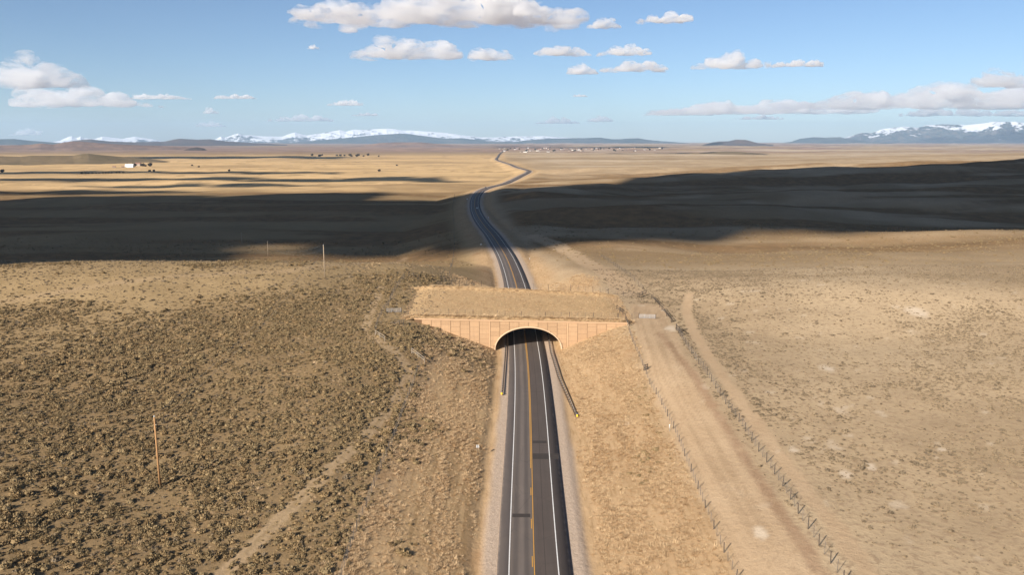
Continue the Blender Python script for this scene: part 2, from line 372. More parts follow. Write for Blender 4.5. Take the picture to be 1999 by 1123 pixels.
def sage_mask(x, y):
    d = droad(x, y)
    n1 = fbm(x / 38, y / 38, 21, 3); n2 = fbm(x / 9, y / 9, 22, 3)
    left = sst(-24, -33, d) * (sst(28, -30, y - .77 * (x + 53) - 268 - 70 * (n1 - .5)) * .93 + .012 + .5 * sst(.64, .72, n1))
    left = np.maximum(left, .42 * sst(-14, -22, d) * sst(.47, .62, n1) * sst(300, 240, y))
    right = .30 * sst(14, 22, d) * sst(.5, .62, n1) * sst(40, 30, d) * sst(230, 200, y)
    m = np.maximum(left, right) * sst(.25, .5, n2 + .18)
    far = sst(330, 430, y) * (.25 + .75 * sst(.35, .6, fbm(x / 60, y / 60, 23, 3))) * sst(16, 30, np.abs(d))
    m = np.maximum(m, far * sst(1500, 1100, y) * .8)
    for (bx, by, sx, sy, am) in BRUSH_AND_SHADE: m = np.maximum(m, am * np.exp(-((x - bx) / sx) ** 2 - ((y - by) / sy) ** 2))
    tr = np.minimum(dist_line(x, y, TRACK_L), 9)
    m = m * (.30 + .70 * sst(.9, 1.9, tr)) * (1 - .75 * sst(-46, -40, x) * sst(224, 232, y) * sst(296, 286, y) * sst(20, -20, x)) * sst(6.0, 7.5, dist_line(x, y, DIRT)) * sst(1.6, 2.6, dist_line(x, y, TRACK_R))
    return np.clip(m, 0, 1)
def land_attrs(X, Y):
    d = droad(X, Y); a = np.abs(d); r = np.hypot(X, Y); A = {}
    dn = fbm(X / 3.5, Y / 3.5, 60, 3)
    b = sst(6.4, 4.6, dist_line(X, Y, DIRT) + 2.2 * (dn - .5)) * .95
    b = np.maximum(b, .9 * sst(2.1, .9, dist_line(X, Y, TRACK_R) + 1.6 * (dn - .5)))
    tl = dist_line(X, Y, TRACK_L); b = np.maximum(b, .40 * sst(.7, .3, np.abs(tl - .75) + .9 * (dn - .5)) + .16 * sst(2.2, 1.0, tl + 1.6 * (dn - .5)))
    b = np.maximum(b, .95 * sst(6.5, 4.0, dist_line(X, Y, DIRT2) + 3 * (dn - .5)))
    b = np.maximum(b, .35 * sst(4.0, 1.0, dist_line(X, Y, RUTS2) + 3 * (dn - .5)))
    A['bare'] = b
    A['rut'] = sst(1.5, .4, dist_line(X, Y, RUT) + .9 * (dn - .5)) * sst(70, 90, Y)
    gw = np.where(d < 0, 7.2, 8.1) + .6 * (fbm(X / 5, Y / 14, 61, 2) - .5) * 2
    A['gravel'] = sst(gw + .8 + Y * .0015, gw - .6, a) * sst(4500, 2500, Y)
    corr = sst(34, 24, a + 8 * (fbm(X / 14, Y / 14, 62, 3) - .5)) * sst(360, 300, Y)
    corr = np.maximum(corr, sst(20 + Y * .006, 12 + Y * .002, a) * sst(300, 340, Y) * sst(6000, 3500, Y))
    corr = np.maximum(corr, ((Y > Y0) & (Y < Y1) & (np.abs(X - 2) < 36)) * .9)
    hay = sst(1150, 1300, Y + 120 * (fbm(X / 300, Y / 300, 63, 2) - .5)) * sst(5200, 3600, Y) * sst(60, -60, X - xroad(Y) - 40 * vn(Y / 200, X * 0, 5))
    hay = hay * (.45 + .55 * sst(.3, .55, fbm(X / 420, Y / 130, 64, 3)))
    A['gold'] = np.clip(np.maximum(corr, hay), 0, 1)
    A['hay'] = np.maximum(hay, .38 * sst(-8, -11, d) * sst(-27, -18, d + 5 * (fbm(X / 5, Y / 9, 94, 3) - .5)) * sst(240, 215, Y))
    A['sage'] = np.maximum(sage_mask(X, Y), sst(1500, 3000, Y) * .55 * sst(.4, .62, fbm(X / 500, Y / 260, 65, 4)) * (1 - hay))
    A['sage'] = np.maximum(A['sage'], .55 * sst(340, 400, Y + 40 * (fbm(X / 60, Y / 40, 95, 3) - .5)) * sst(45, 80, X) * sst(620, 520, Y))
    st = fbm(X / 260, Y / 38, 67, 4); aroad = sst(14 + Y * .006, 26 + Y * .01, a)
    A['stripe'] = np.maximum(sst(.50, .62, fbm(d / .8, Y / 30, 96, 3)) * sst(-9.5, -11, d) * sst(-24, -19, d) * sst(236, 225, Y), .55 * sst(.50, .62, fbm(dist_line(X, Y, DIRT) / .7, Y / 40, 97, 3)) * sst(5.5, 4.5, dist_line(X, Y, DIRT)) * sst(66, 74, Y))
    A['olive'] = sst(20, -20, X - xroad(Y)) * .9
    A['dark'] = sst(395, 500, Y + 70 * (fbm(X / 120, Y / 60, 68, 3) - .5)) * sst(1750, 1300, Y - np.clip(X, 0, 900) * .12) * (.12 + .88 * sst(.40, .56, st)) * aroad * (1 - hay)  # dark sage cover, also toned down to deepen the cloud shadow band
    A['mauve'] = sst(3800, 6500, Y) * sst(.35, .55, fbm(X / 1500, Y / 700, 69, 4)) * (1 - .8 * hay) * .85
    A['pale'] = sst(.74, .84, fbm(X / 4, Y / 4, 66, 3)) * sst(18, 26, a) * .5 * sst(30, 50, X) * sst(340, 290, Y) + sst(1500, 2200, Y) * sst(60, 200, X - xroad(Y)) * .45 * sst(.52, .66, fbm(X / 700, Y / 180, 70, 4)) + sum(.9 * sst(q[3], q[3] * .4, np.hypot(X - q[0], (Y - q[1]) * .6) + 1.4 * (dn - .5)) for q in PALES)
    return A

# ------------------------------------------------------------------ ground material
def land_material():
    m = Mat('dry_land'); P = m.pos()
    big = m.noise(P, .012, 5, .6); mid = m.noise(P, .11, 5, .6); sml = m.noise(P, .9, 5, .65); fine = m.noise(P, 4.5, 4, .7)
    field = m.mix(m.ramp(mid, .35, .68), (.44, .325, .198), (.355, .26, .158))
    field = m.mix(m.ramp(big, .42, .60), m.mix(.3, field, (.30, .21, .13)), m.mix(.5, field, (.53, .395, .25)))
    field = m.mix(m.math('MULTIPLY', m.ramp(sml, .50, .62), .62), field, (.27, .185, .115))
    field = m.mix(m.attr('olive'), field, m.mix(m.math('MULTIPLY', m.ramp(sml, .48, .66), .55), m.mix(m.ramp(mid, .35, .68), (.36, .25, .128), (.275, .19, .095)), (.19, .135, .072)))
    gold = m.mix(m.ramp(mid, .3, .7), (.45, .305, .172), (.35, .232, .127))
    streak = m.noise(m.scale(P, (1.3, .16, 1)), 1.3, 5, .65)
    gold = m.mix(m.math('MULTIPLY', m.ramp(streak, .48, .66), .7), gold, (.27, .172, .085))
    gold = m.mix(m.math('MULTIPLY', m.ramp(m.noise(P, .06, 4), .55, .7), .45), gold, (.30, .16, .075))
    hay = m.mix(m.ramp(m.noise(m.scale(P, (.25, 1, 1)), .012, 5), .35, .7), (.62, .42, .215), (.46, .31, .155))
    c = m.mix(m.attr('gold'), field, gold)
    c = m.mix(m.attr('hay'), c, hay)
    sage = m.mix(m.ramp(sml, .35, .7), (.25, .168, .088), (.16, .11, .06))
    sage = m.mix(m.ramp(mid, .4, .7), sage, (.29, .195, .10))
    c = m.mix(m.math('MULTIPLY', m.attr('sage'), .92), c, sage)
    c = m.mix(m.attr('dark'), c, m.mix(m.ramp(mid, .35, .7), (.245, .148, .072), (.155, .10, .052)))  # sage brown, kept low and warm so the shaded plain reads darker
    c = m.mix(m.attr('mauve'), c, m.mix(m.ramp(m.noise(P, .004, 5), .4, .65), (.30, .195, .15), (.17, .11, .09)))
    dirt = m.mix(m.ramp(mid, .3, .7), (.41, .285, .172), (.475, .34, .212))
    dirt = m.mix(m.math('MULTIPLY', m.ramp(sml, .5, .75), .4), dirt, (.28, .18, .105))
    dirt = m.mix(m.math('MULTIPLY', m.ramp(fine, .64, .72), .5), dirt, (.5, .39, .28))
    c = m.mix(m.attr('bare'), c, dirt)
    c = m.mix(m.math('MULTIPLY', m.attr('rut'), m.ramp(m.noise(P, .35, 4), .22, .5, .15, .5)), c, (.235, .135, .082))
    c = m.mix(m.math('MULTIPLY', m.attr('stripe'), .5), c, m.mix(1.0, c, (.5, .47, .43), 'MULTIPLY'))
    c = m.mix(m.attr('pale'), c, (.56, .45, .33))
    grav = m.mix(m.ramp(fine, .35, .7), (.50, .385, .29), (.37, .275, .20))
    c = m.mix(m.attr('gravel'), c, grav)
    c = m.mix(m.math('MULTIPLY', m.ramp(fine, .45, .75), .35), c, m.mix(1.0, c, (.62, .6, .58), 'MULTIPLY'))
    m.color(c); m.b.inputs['Roughness'].default_value = 1.0; m.b.inputs['Specular IOR Level'].default_value = 0.0
    hgt = m.math('ADD', m.math('MULTIPLY', sml, .5), m.math('MULTIPLY', fine, .16))
    m.bump(hgt, .5, .7)
    return m.m
LAND = land_material()

ang = np.concatenate([np.arange(-180, -42, 4.0), np.arange(-42, 42.01, .13), np.arange(46, 179, 4.0)]); ang = np.radians(ang)
rad = np.concatenate([[.5, 15, 30, 45, 58, 66], 70 * 1.0095 ** np.arange(0, 660)])
AA, RR = np.meshgrid(ang, rad); XX = np.sin(AA) * RR; YY = np.cos(AA) * RR
Ysafe = np.maximum(YY, -350)
ZZ = H(XX, Ysafe)
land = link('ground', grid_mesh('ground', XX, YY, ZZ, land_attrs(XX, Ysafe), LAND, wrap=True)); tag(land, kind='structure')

# ------------------------------------------------------------------ far hills and mountains
def ridge(name, prof, dist, depth, mat, seed, rough=.18, nu=420, nv=46, base=-60.0, sharp=1.3, fine=.22, jag=.0):
    px = np.array([p[0] for p in prof], float); pz = []
    for x_, y_ in prof:
        d = ray(x_, y_); pz.append(CAMZ + dist * d[2] / math.hypot(d[0], d[1]))
    u = np.linspace(px[0], px[-1], nu); crest = np.interp(u, px, pz)
    az = np.arctan2(u - CX, F * math.cos(PITCH) + 285 * math.sin(PITCH) + 0 * u)
    v = np.linspace(-1, 1, nv); U, V = np.meshgrid(np.arange(nu), v)
    A = az[U.astype(int)]; D = dist + V * depth / 2
    X = np.sin(A) * D; Y = np.cos(A) * D
    up = crest[U.astype(int)] - base
    sec = np.clip(1 - np.abs(V), 0, 1) ** sharp
    L = depth * fine
    n = 1 - np.abs(2 * fbm(X / L, Y / L, seed, 5) - 1)
    n2 = 1 - np.abs(2 * fbm(X / L * 3.1, Y / L * 3.1, seed + 9, 4) - 1)
    hh = sec * (1 - rough * 2.4 * np.minimum(1, np.abs(V) * 3) * (1 - n)) - rough * .35 * (1 - n2) * np.minimum(1, np.abs(V) * 4) * sec
    hh = hh + jag * (fbm(X / (L * .8), Y / (L * .8), seed + 21, 4) - .62) * sec
    Z = base + up * np.maximum(hh, 0)
    o = link(name, grid_mesh(name, X, Y, Z, {'rel': hh}, mat)); return tag(o, kind='structure')
def hill_mat(name, a, b, c, sc):
    m = Mat(name); P = m.pos(); f = m.noise(P, sc, 6, .6); g = m.noise(P, sc * 6, 5, .6)
    m.color(m.mix(m.math('MULTIPLY', m.ramp(g, .5, .7), .6), m.mix(m.ramp(f, .38, .64), a, b), c)); m.b.inputs['Roughness'].default_value = 1; m.b.inputs['Specular IOR Level'].default_value = 0; return m.m
def snow_mat(name, line, soft, forest=(.035, .05, .05)):
    m = Mat(name); P = m.pos(); f = m.noise(P, .0011, 7, .62); g = m.noise(P, .0045, 5, .6)
    rel = m.attr('rel'); s = m.math('ADD', m.math('MULTIPLY', rel, .55), m.math('MULTIPLY', m.math('SUBTRACT', f, .5), 1.7)); s = m.math('ADD', s, m.math('MULTIPLY', m.math('SUBTRACT', g, .5), 1.1))
    rock = m.mix(m.ramp(g, .4, .65), forest, (.12, .10, .085))
    m.color(m.mix(m.ramp(s, line, line + soft), rock, (.66, .68, .72))); m.b.inputs['Roughness'].default_value = .9; m.b.inputs['Specular IOR Level'].default_value = 0; return m.m
BROWN = hill_mat('brown_sage_hills', (.24, .155, .11), (.15, .10, .08), (.09, .06, .055), .004)
OLIVE = hill_mat('olive_sage_hills', (.20, .145, .085), (.145, .11, .062), (.10, .078, .05), .006)
BLUE = hill_mat('forested_hills', (.035, .05, .05), (.085, .085, .075), (.025, .035, .038), .0012)
DUSK = hill_mat('wooded_brown_hills', (.10, .075, .065), (.06, .055, .055), (.045, .042, .045), .002)
SNOW = snow_mat('snowy_peaks', .20, .12); SNOW2 = snow_mat('snow_dusted_peaks', .46, .12)
ridge('mountain', [(95, 279), (118, 274), (135, 266), (141, 264.5), (150, 268), (158, 265.5), (165, 269), (185, 271), (200, 266), (240, 270), (265, 266), (285, 269), (300, 271), (325, 278)], 33500, 4500, SNOW, 70, nu=400, nv=80, rough=.34, fine=.13, jag=.12)
ridge('mountain', [(400, 279), (420, 272), (432, 265), (440, 268), (455, 263), (466, 259.5), (476, 263), (492, 263), (505, 265), (530, 266), (552, 266), (566, 261), (577, 257.5), (588, 261), (600, 263), (625, 260), (645, 256), (664, 252.5), (676, 256), (690, 252), (705, 252.5), (740, 250.5), (772, 251), (790, 253.5), (830, 256), (872, 259), (900, 263), (940, 267.5), (962, 268), (1000, 265.5), (1060, 265.5), (1100, 267.5), (1135, 271), (1180, 279)], 32500, 5500, SNOW, 80, nu=900, nv=90, rough=.34, fine=.11, jag=.10)
ridge('mountain', [(1560, 281), (1620, 275), (1650, 268), (1680, 258.5), (1700, 259), (1722, 250), (1760, 246.5), (1788, 248), (1808, 243), (1840, 241.5), (1880, 243), (1908, 240), (1932, 236.5), (1962, 236.5), (1978, 236), (1999, 240), (2060, 234), (2150, 245), (2300, 262)], 30500, 6500, SNOW2, 90, nu=700, nv=90, rough=.32, fine=.11, jag=.06)
ridge('forested_hills', [(520, 281), (560, 279), (620, 274), (660, 270), (700, 266), (740, 262.5), (780, 260), (800, 261), (830, 265), (870, 270), (900, 269), (930, 272), (960, 276), (1000, 277), (1040, 272), (1075, 270), (1108, 269), (1140, 269), (1172, 268), (1195, 271), (1212, 271), (1222, 270), (1247, 269.5), (1262, 272), (1290, 275), (1300, 275.5), (1340, 279), (1390, 282)], 24500, 3600, BLUE, 100, nu=620, nv=60, rough=.28, fine=.14, jag=.05)
ridge('forested_hills', [(-260, 276), (-120, 268), (0, 271), (28, 270.5), (60, 274), (110, 278), (140, 279)], 19000, 2600, BLUE, 104, nu=240)
ridge('forested_hills', [(1470, 282), (1520, 279.5), (1545, 276), (1562, 270), (1588, 267), (1610, 268), (1640, 267), (1656, 271), (1700, 276), (1760, 280)], 25500, 2600, BLUE, 108, nu=220)
ridge('brown_hills', [(120, 279), (150, 273), (178, 271), (210, 275), (260, 277), (320, 276), (340, 271.5), (352, 270), (385, 272), (410, 271), (440, 275), (500, 279), (560, 282)], 14500, 2400, DUSK, 112, nu=300)
ridge('brown_hills', [(1370, 283), (1392, 277), (1404, 275.5), (1422, 275.2), (1436, 271.8), (1455, 272.2), (1468, 275.5), (1480, 279), (1510, 282)], 13500, 1500, DUSK, 116, nu=160)
ridge('brown_hills', [(-300, 275), (-150, 279), (0, 283), (40, 282), (62, 281), (78, 279), (105, 281), (125, 277), (140, 275), (160, 275.4), (200, 279), (250, 282), (310, 283.5), (345, 285), (372, 287), (384, 286.5), (398, 289), (408, 295), (420, 301)], 8200, 1900, BROWN, 120, nu=420, rough=.24)
ridge('brown_hills', [(600, 291), (650, 288.5), (700, 284), (740, 278.5), (772, 277), (822, 277), (850, 280), (872, 281), (910, 284.5), (960, 289), (1000, 291)], 11200, 2200, BROWN, 124, nu=300, rough=.24)
ridge('olive_hills', [(-250, 300), (-100, 303), (0, 304), (36, 305), (58, 303), (140, 303), (156, 300), (170, 299), (186, 301), (230, 305), (290, 310), (345, 317), (370, 321)], 3300, 900, OLIVE, 128, nu=320, rough=.10, base=-30)
ridge('dark_butte', [(318, 301), (335, 298), (350, 296), (362, 291), (372, 288), (384, 286.5), (394, 288.5), (404, 293), (414, 299), (420, 301)], 7000, 500, hill_mat('dark_rocky_slope', (.07, .05, .042), (.045, .036, .034), (.10, .07, .05), .01), 140, nu=120, rough=.2)
ridge('olive_hills', [(1285, 304), (1350, 299), (1392, 296), (1420, 295), (1450, 296), (1482, 300), (1500, 302)], 4600, 700, OLIVE, 132, nu=160, rough=.10, base=-30)
# ------------------------------------------------------------------ haze: the air over the plain
hz = MB().box((0, 0, 387), (73400, 73400, 930)).build('haze'); tag(hz, kind='stuff')
hm = bpy.data.materials.new('thin_air'); hm.use_nodes = True; t_ = hm.node_tree; t_.nodes.clear()
_o = t_.nodes.new('ShaderNodeOutputMaterial'); _v = t_.nodes.new('ShaderNodeVolumePrincipled')
_v.inputs['Color'].default_value = (.52, .74, 1, 1); _v.inputs['Density'].default_value = 2.8e-5; _v.inputs['Anisotropy'].default_value = .1
t_.links.new(_v.outputs[0], _o.inputs['Volume']); hz.data.materials.append(hm)

# ------------------------------------------------------------------ materials for built things
def panel_mat():
    m = Mat('tan_cast_panel'); P = m.pos(); i = m.n('ShaderNodeObjectInfo').outputs['Random']
    c = m.mix(i, (.35, .222, .126), (.42, .268, .153)); st = m.noise(m.scale(P, (1.6, 1, .16)), 1.0, 5, .65)
    c = m.mix(m.math('MULTIPLY', m.ramp(st, .5, .72), .45), c, (.27, .175, .105)); c = m.mix(m.math('MULTIPLY', m.ramp(m.noise(P, 6, 4), .45, .7), .25), c, (.55, .38, .24))
    m.color(c); m.bump(m.noise(P, 5, 5, .7), .6, .06); return m.m
CONC = panel_mat(); CONC2 = plain('tan_coping', (.47, .30, .175), .9, .15, .5)
RING = plain('arch_rim_concrete', (.52, .36, .23), .85, .12, .7); JOINT = plain('wall_joint', (.15, .09, .05), .95, .2, 2)
VAULT = plain('grey_vault_concrete', (.40, .35, .29), .85, .15, .5)
WOOD = plain('weathered_post_wood', (.085, .066, .05), .9, .3, 4); WOODL = plain('pale_rail_wood', (.27, .22, .165), .85, .25, 3); WOODD = plain('dark_creosoted_wood', (.06, .045, .035), .85, .3, 3)
POLEW = plain('orange_pole_wood', (.36, .20, .09), .85, .25, 1.5); STEEL = plain('galvanised_steel', (.40, .41, .42), .45, .15, 3, .7, .5); TPOST = plain('dull_steel_post', (.11, .095, .08), .7, .2, 3)
WIRE = plain('fence_wire', (.30, .27, .24), .6, .1, 2); GATE = plain('gate_tube_steel', (.50, .50, .50), .5, .12, 2, .4, .4)
WHITE = plain('white_paint', (.78, .78, .76), .6, .05, 2); YEL = plain('yellow_sheeting', (.72, .46, .04), .6, .08, 2); ALU = plain('bare_sign_metal', (.55, .55, .54), .5, .08, 2, .3)
GLASS = plain('dark_glass', (.02, .025, .03), .1, .1, 2, 0, .6); RUBBER = plain('black_rubber', (.02, .02, .02), .8, .1, 2)
CARW = plain('silver_car_paint', (.62, .63, .65), .35, .04, 2, .2, .5); CARD = plain('dark_car_paint', (.05, .05, .06), .35, .04, 2, .2, .5)

# ------------------------------------------------------------------ road
def road_mat():
    m = Mat('worn_asphalt'); P = m.pos(); lat = m.attr('lat'); pn = m.noise(m.scale(P, (1.0, .05, 1)), .9, 4, .6)
    l2 = m.math('ADD', lat, m.math('MULTIPLY', m.math('SUBTRACT', m.noise(m.scale(P, (.4, .02, 1)), 1.0, 3), .5), .5))
    lane = m.mix(m.ramp(lat, -.15, .15), (.135, .108, .09), (.088, .068, .057))
    def band(c, wd): return m.ramp(m.math('ABSOLUTE', m.math('SUBTRACT', l2, c)), wd, wd * .35)
    lane = m.mix(m.math('MULTIPLY', band(-1.0, .55), .6), lane, (.075, .063, .057))
    lane = m.mix(m.math('MULTIPLY', band(-2.75, .55), .55), lane, (.08, .067, .06))
    lane = m.mix(m.math('MULTIPLY', band(-1.85, .45), .45), lane, (.165, .136, .118))
    lane = m.mix(m.math('MULTIPLY', band(2.6, .7), .35), lane, (.085, .07, .06))
    seam = m.ramp(m.math('ABSOLUTE', m.math('SUBTRACT', lat, 1.75)), .09, .03)
    lane = m.mix(m.math('MULTIPLY', seam, .6), lane, (.035, .03, .028))
    c = m.mix(m.ramp(lat, 3.72, 3.8), lane, (.066, .052, .045))
    c = m.mix(m.ramp(lat, -3.72, -3.8), c, (.088, .072, .064))
    c = m.mix(m.math('MULTIPLY', m.ramp(pn, .4, .7), .35), c, m.mix(1.0, c, (.6, .6, .6), 'MULTIPLY'))
    vo = m.n('ShaderNodeTexVoronoi', feature='DISTANCE_TO_EDGE'); m.l(m.scale(P, (.22, .09, 1)), vo.inputs['Vector']); vo.inputs['Scale'].default_value = 1.0
    c = m.mix(m.math('MULTIPLY', m.ramp(m.math('ADD', vo.outputs['Distance'], m.math('MULTIPLY', m.math('SUBTRACT', m.noise(P, .8, 4), .5), .03)), .010, .004), .22), c, (.03, .026, .024))
    c = m.mix(m.math('MULTIPLY', m.ramp(m.noise(P, .18, 4), .5, .7), .3), c, m.mix(1.0, c, (1.35, 1.3, 1.25), 'MULTIPLY'))
    dust = m.math('MULTIPLY', m.ramp(m.math('ADD', m.math('ABSOLUTE', lat), m.math('MULTIPLY', m.noise(P, .7, 4), .7)), 5.5, 6.3), .8)
    c = m.mix(dust, c, (.36, .28, .215))
    m.color(c); m.b.inputs['Roughness'].default_value = .85; m.b.inputs['Specular IOR Level'].default_value = .25
    m.bump(m.noise(P, 9, 3), .25, .02); return m.m
def paint(name, c):
    m = Mat(name); P = m.pos(); f = m.noise(P, 2.2, 5, .7)
    m.color(m.mix(m.math('MULTIPLY', m.ramp(f, .52, .75), .6), c, (.14, .12, .105))); m.b.inputs['Roughness'].default_value = .7; return m.m
ROADM, LINEW, LINEY, PATCH = road_mat(), paint('white_line_paint', (.74, .72, .69)), paint('yellow_line_paint', (.56, .29, .055)), plain('fresh_patch_asphalt', (.05, .041, .036), .9, .2, 1)
def ribbon(ys, lats, dz, name, mat, parent=None, attr=False, skirt=False):
    ys = np.asarray(ys, float); e = 1.0 + ys.clip(0) * .002; sl_ = (xroad(ys + e) - xroad(ys - e)) / (2 * e); q = 1 / np.sqrt(1 + sl_ ** 2)
    la = np.array(lats, float); lz = np.zeros(len(la))
    if skirt: la = np.concatenate([[la[0] - .02], la, [la[-1] + .02]]); lz = np.concatenate([[-.3], lz, [-.3]])
    X = xroad(ys)[:, None] + (q)[:, None] * la[None]; Y = ys[:, None] - (sl_ * q)[:, None] * la[None]
    Z = (zroad(ys) + dz + ys.clip(0) * 3e-5)[:, None] + lz[None]
    me = grid_mesh(name, X, Y, Z, {'lat': np.repeat(la[None], len(ys), 0)} if attr else None, mat)
    return link(name, me, parent)
YS = np.concatenate([np.arange(-60, 60, 8.0), 60 * 1.008 ** np.arange(0, 660)]); YS = YS[YS < 9000]
road = ribbon(YS, [-5.45, -3.9, -3.75, -1.8, -.1, .1, 1.8, 3.75, 3.9, 5.75], 0.0, 'road', ROADM, None, True, True); tag(road, kind='structure')
def line(lat, wd, y0, y1, name, mat, dz=.012):
    ys = YS[(YS > y0) & (YS < y1)]; ys = np.concatenate([[y0], ys, [y1]]); return ribbon(ys, [lat - wd / 2, lat + wd / 2], dz, name, mat, road)
line(-3.66, .15, -60, 3200, 'edge_line', LINEW); line(3.66, .15, -60, 3200, 'edge_line', LINEW)
def y_of(py): return float(at_z(1040, py, 0)[1])
line(.10, .13, -60, 3200, 'centre_line', LINEY); line(-.16, .13, y_of(915), 3200, 'centre_line', LINEY)
for a, b in ((968, 953), (1033, 1014), (1108, 1087)): line(-.17, .14, y_of(a), y_of(b), 'dash', LINEY)
for k in (1, 2, 3): line(-.17, .14, y_of(1108) - 12.2 * k, y_of(1108) - 12.2 * k + 3.05, 'dash', LINEY)
for la, a, b in (((.25, 5.6), 897, 886), ((.35, 3.3), 866, 861), ((-3.4, -.35), 1011, 1004)):
    ribbon(np.linspace(y_of(a), y_of(b), 5), [la[0], la[1]], .006, 'asphalt_patch', PATCH, road)

# ------------------------------------------------------------------ wildlife overpass
ACX, AA_, AB_ = 5.0, 10.0, 6.75
ovp = empty('wildlife_overpass', (ACX, Y0, 0)); tag(ovp, 'tan panelled wildlife overpass with arched road tunnel and grassed top', 'overpass')
OV = Vector((ACX, Y0, 0))
def ov(name, mb, mat, smooth=False, parent=None):
    mb.v = [tuple(Vector(p) - OV) for p in mb.v]; o = mb.build(name, mat, parent or ovp, smooth); return o
def ztop(x, y=Y0): return float(deckplane(x, y)) + .15
def archz(x, g=0.0):
    u = (x - ACX) / (AA_ + g); return (AB_ + g) * math.sqrt(max(0, 1 - u * u)) if abs(u) < 1 else -9
def slab(xs, lo, hi, y0, y1):
    """upright slab between two curves over xs, y0..y1 thick"""
    m = MB(); n = len(xs); vv = []
    for y in (y0, y1):
        vv += [(x, y, l) for x, l in zip(xs, lo)] + [(x, y, h) for x, h in zip(xs, hi)]
    ff = []
    for i in range(n - 1):
        ff += [(i, i + 1, n + i + 1, n + i), (2 * n + i + 1, 2 * n + i, 3 * n + i, 3 * n + i + 1), (n + i, n + i + 1, 3 * n + i + 1, 3 * n + i), (i + 1, i, 2 * n + i, 2 * n + i + 1)]
    ff += [(0, n, 3 * n, 2 * n), (n - 1, 2 * n + n - 1, 3 * n + n - 1, n + n - 1)]
    return m.add(vv, ff)
WX0, WX1, CW, PH = -29.4, 35.0, 2.9, 1.46
def wall_xs(a, b, n): return list(np.linspace(a, b, n))
for yy, nm in ((Y0 + .13, 'core_wall'), (Y1 - .35, 'rear_wall')):
    xs = sorted(set(np.round(np.concatenate([np.linspace(WX0, WX1, 46), ACX + AA_ * np.cos(np.linspace(0, math.pi, 50))]), 3)))
    ov(nm, slab(xs, [max(-1.2, archz(x)) for x in xs], [ztop(x, Y0 if nm == 'core_wall' else Y1) - (.06 if nm == 'core_wall' else 0) for x in xs], yy, yy + .35), JOINT if nm == 'core_wall' else CONC)
cols = [ACX - 11.6 + CW * k for k in range(8)]
left = [ACX - 12.0 - CW * (k + 1) for k in range(7)]; right = [ACX + 12.0 + CW * k for k in range(7)]
J = .035
for ci, x0 in enumerate(sorted(left) + cols + right):
    x1 = min(x0 + CW, WX1); x0 = max(x0, WX0)
    if x1 - x0 < .4: continue
    base = -1.0 + (PH / 2 if ci % 2 else 0)
    for k in range(-1, 9):
        z0, z1 = base + PH * k, base + PH * (k + 1)
        xs = wall_xs(x0 + J * 1.5, x1 - J * 1.5, 12 if min(archz(x0, .5), archz(x1, .5)) > -8 or max(archz(x0, .5), archz(x1, .5), archz((x0 + x1) / 2, .5)) > -8 else 2)
        hi = [min(z1 - J * .6, ztop(x) - .42) for x in xs]; lo = [max(z0 + J * .6, archz(x, .42)) for x in xs]
        keep = [i for i in range(len(xs)) if hi[i] - lo[i] > .02]
        if len(keep) < 2 or max(hi) < float(H((x0 + x1) / 2, Y0 - .4)) - 1.3: continue
        keep = list(range(keep[0], keep[-1] + 1)); lo = [min(lo[i], hi[i] - .02) for i in keep]; xs = [xs[i] for i in keep]; hi = [hi[i] for i in keep]
        dy = random.uniform(-.012, .012)
        ov('wall_panel', slab(xs, lo, hi, Y0 - .04 + dy, Y0 + .128), CONC)
for sx in (-11.82, 11.82):
    x = ACX + sx; ov('pilaster', slab([x - .2, x + .2], [-1, -1], [ztop(x) - .42] * 2, Y0 - .16, Y0 + .126), CONC2)
xs = wall_xs(WX0 - .1, WX1 + .1, 30); ov('coping', slab(xs, [ztop(x) - .40 for x in xs], [ztop(x) for x in xs], Y0 - .22, Y0 + .5), CONC2)
xs = wall_xs(WX0 - .1, WX1 + .1, 30); ov('rear_coping', slab(xs, [ztop(x, Y1) - .40 for x in xs], [ztop(x, Y1) + .01 for x in xs], Y1 - .5, Y1 + .25), CONC2)
def arch_band(g0, g1, y0, y1):
    m = MB(); n = 48; vv = []
    for i in range(n + 1):
        t = math.pi * i / n; c, s_ = math.cos(t), math.sin(t)
        for g in (g0, g1):
            for y in (y0, y1): vv.append((ACX + (AA_ + g) * c, y, (AB_ + g) * s_ if 0 < i < n else -1.0))
    ff = []
    for i in range(n):
        a = 4 * i; b = a + 4
        ff += [(a, a + 1, b + 1, b), (a + 2, b + 2, b + 3, a + 3), (a, b, b + 2, a + 2), (a + 1, a + 3, b + 3, b + 1)]
    return m.add(vv, ff)
ov('arch_rim', arch_band(-.01, .40, Y0 - .20, Y0 + .12), RING, True)
ov('tunnel_vault', arch_band(0.0, .35, Y0 + .125, Y1 + .05), VAULT, True)
dx, dy_ = np.meshgrid(np.linspace(-36, 40, 110), np.linspace(Y0 + .3, Y1 - .3, 70))
da = land_attrs(dx, dy_); da['gravel'] *= 0; da['bare'] *= 0; da['sage'] *= 0; da['pale'] *= 0; da['gold'] = da['gold'] * 0 + .92; da['hay'] = .42 + .3 * (fbm(dx / 7, dy_ / 4, 93, 3) - .5); da['olive'] = 0 * dx
me = grid_mesh('deck_fill', dx - ACX, dy_ - Y0, deckz(dx, dy_), da, LAND); link('grassed_top', me, ovp)

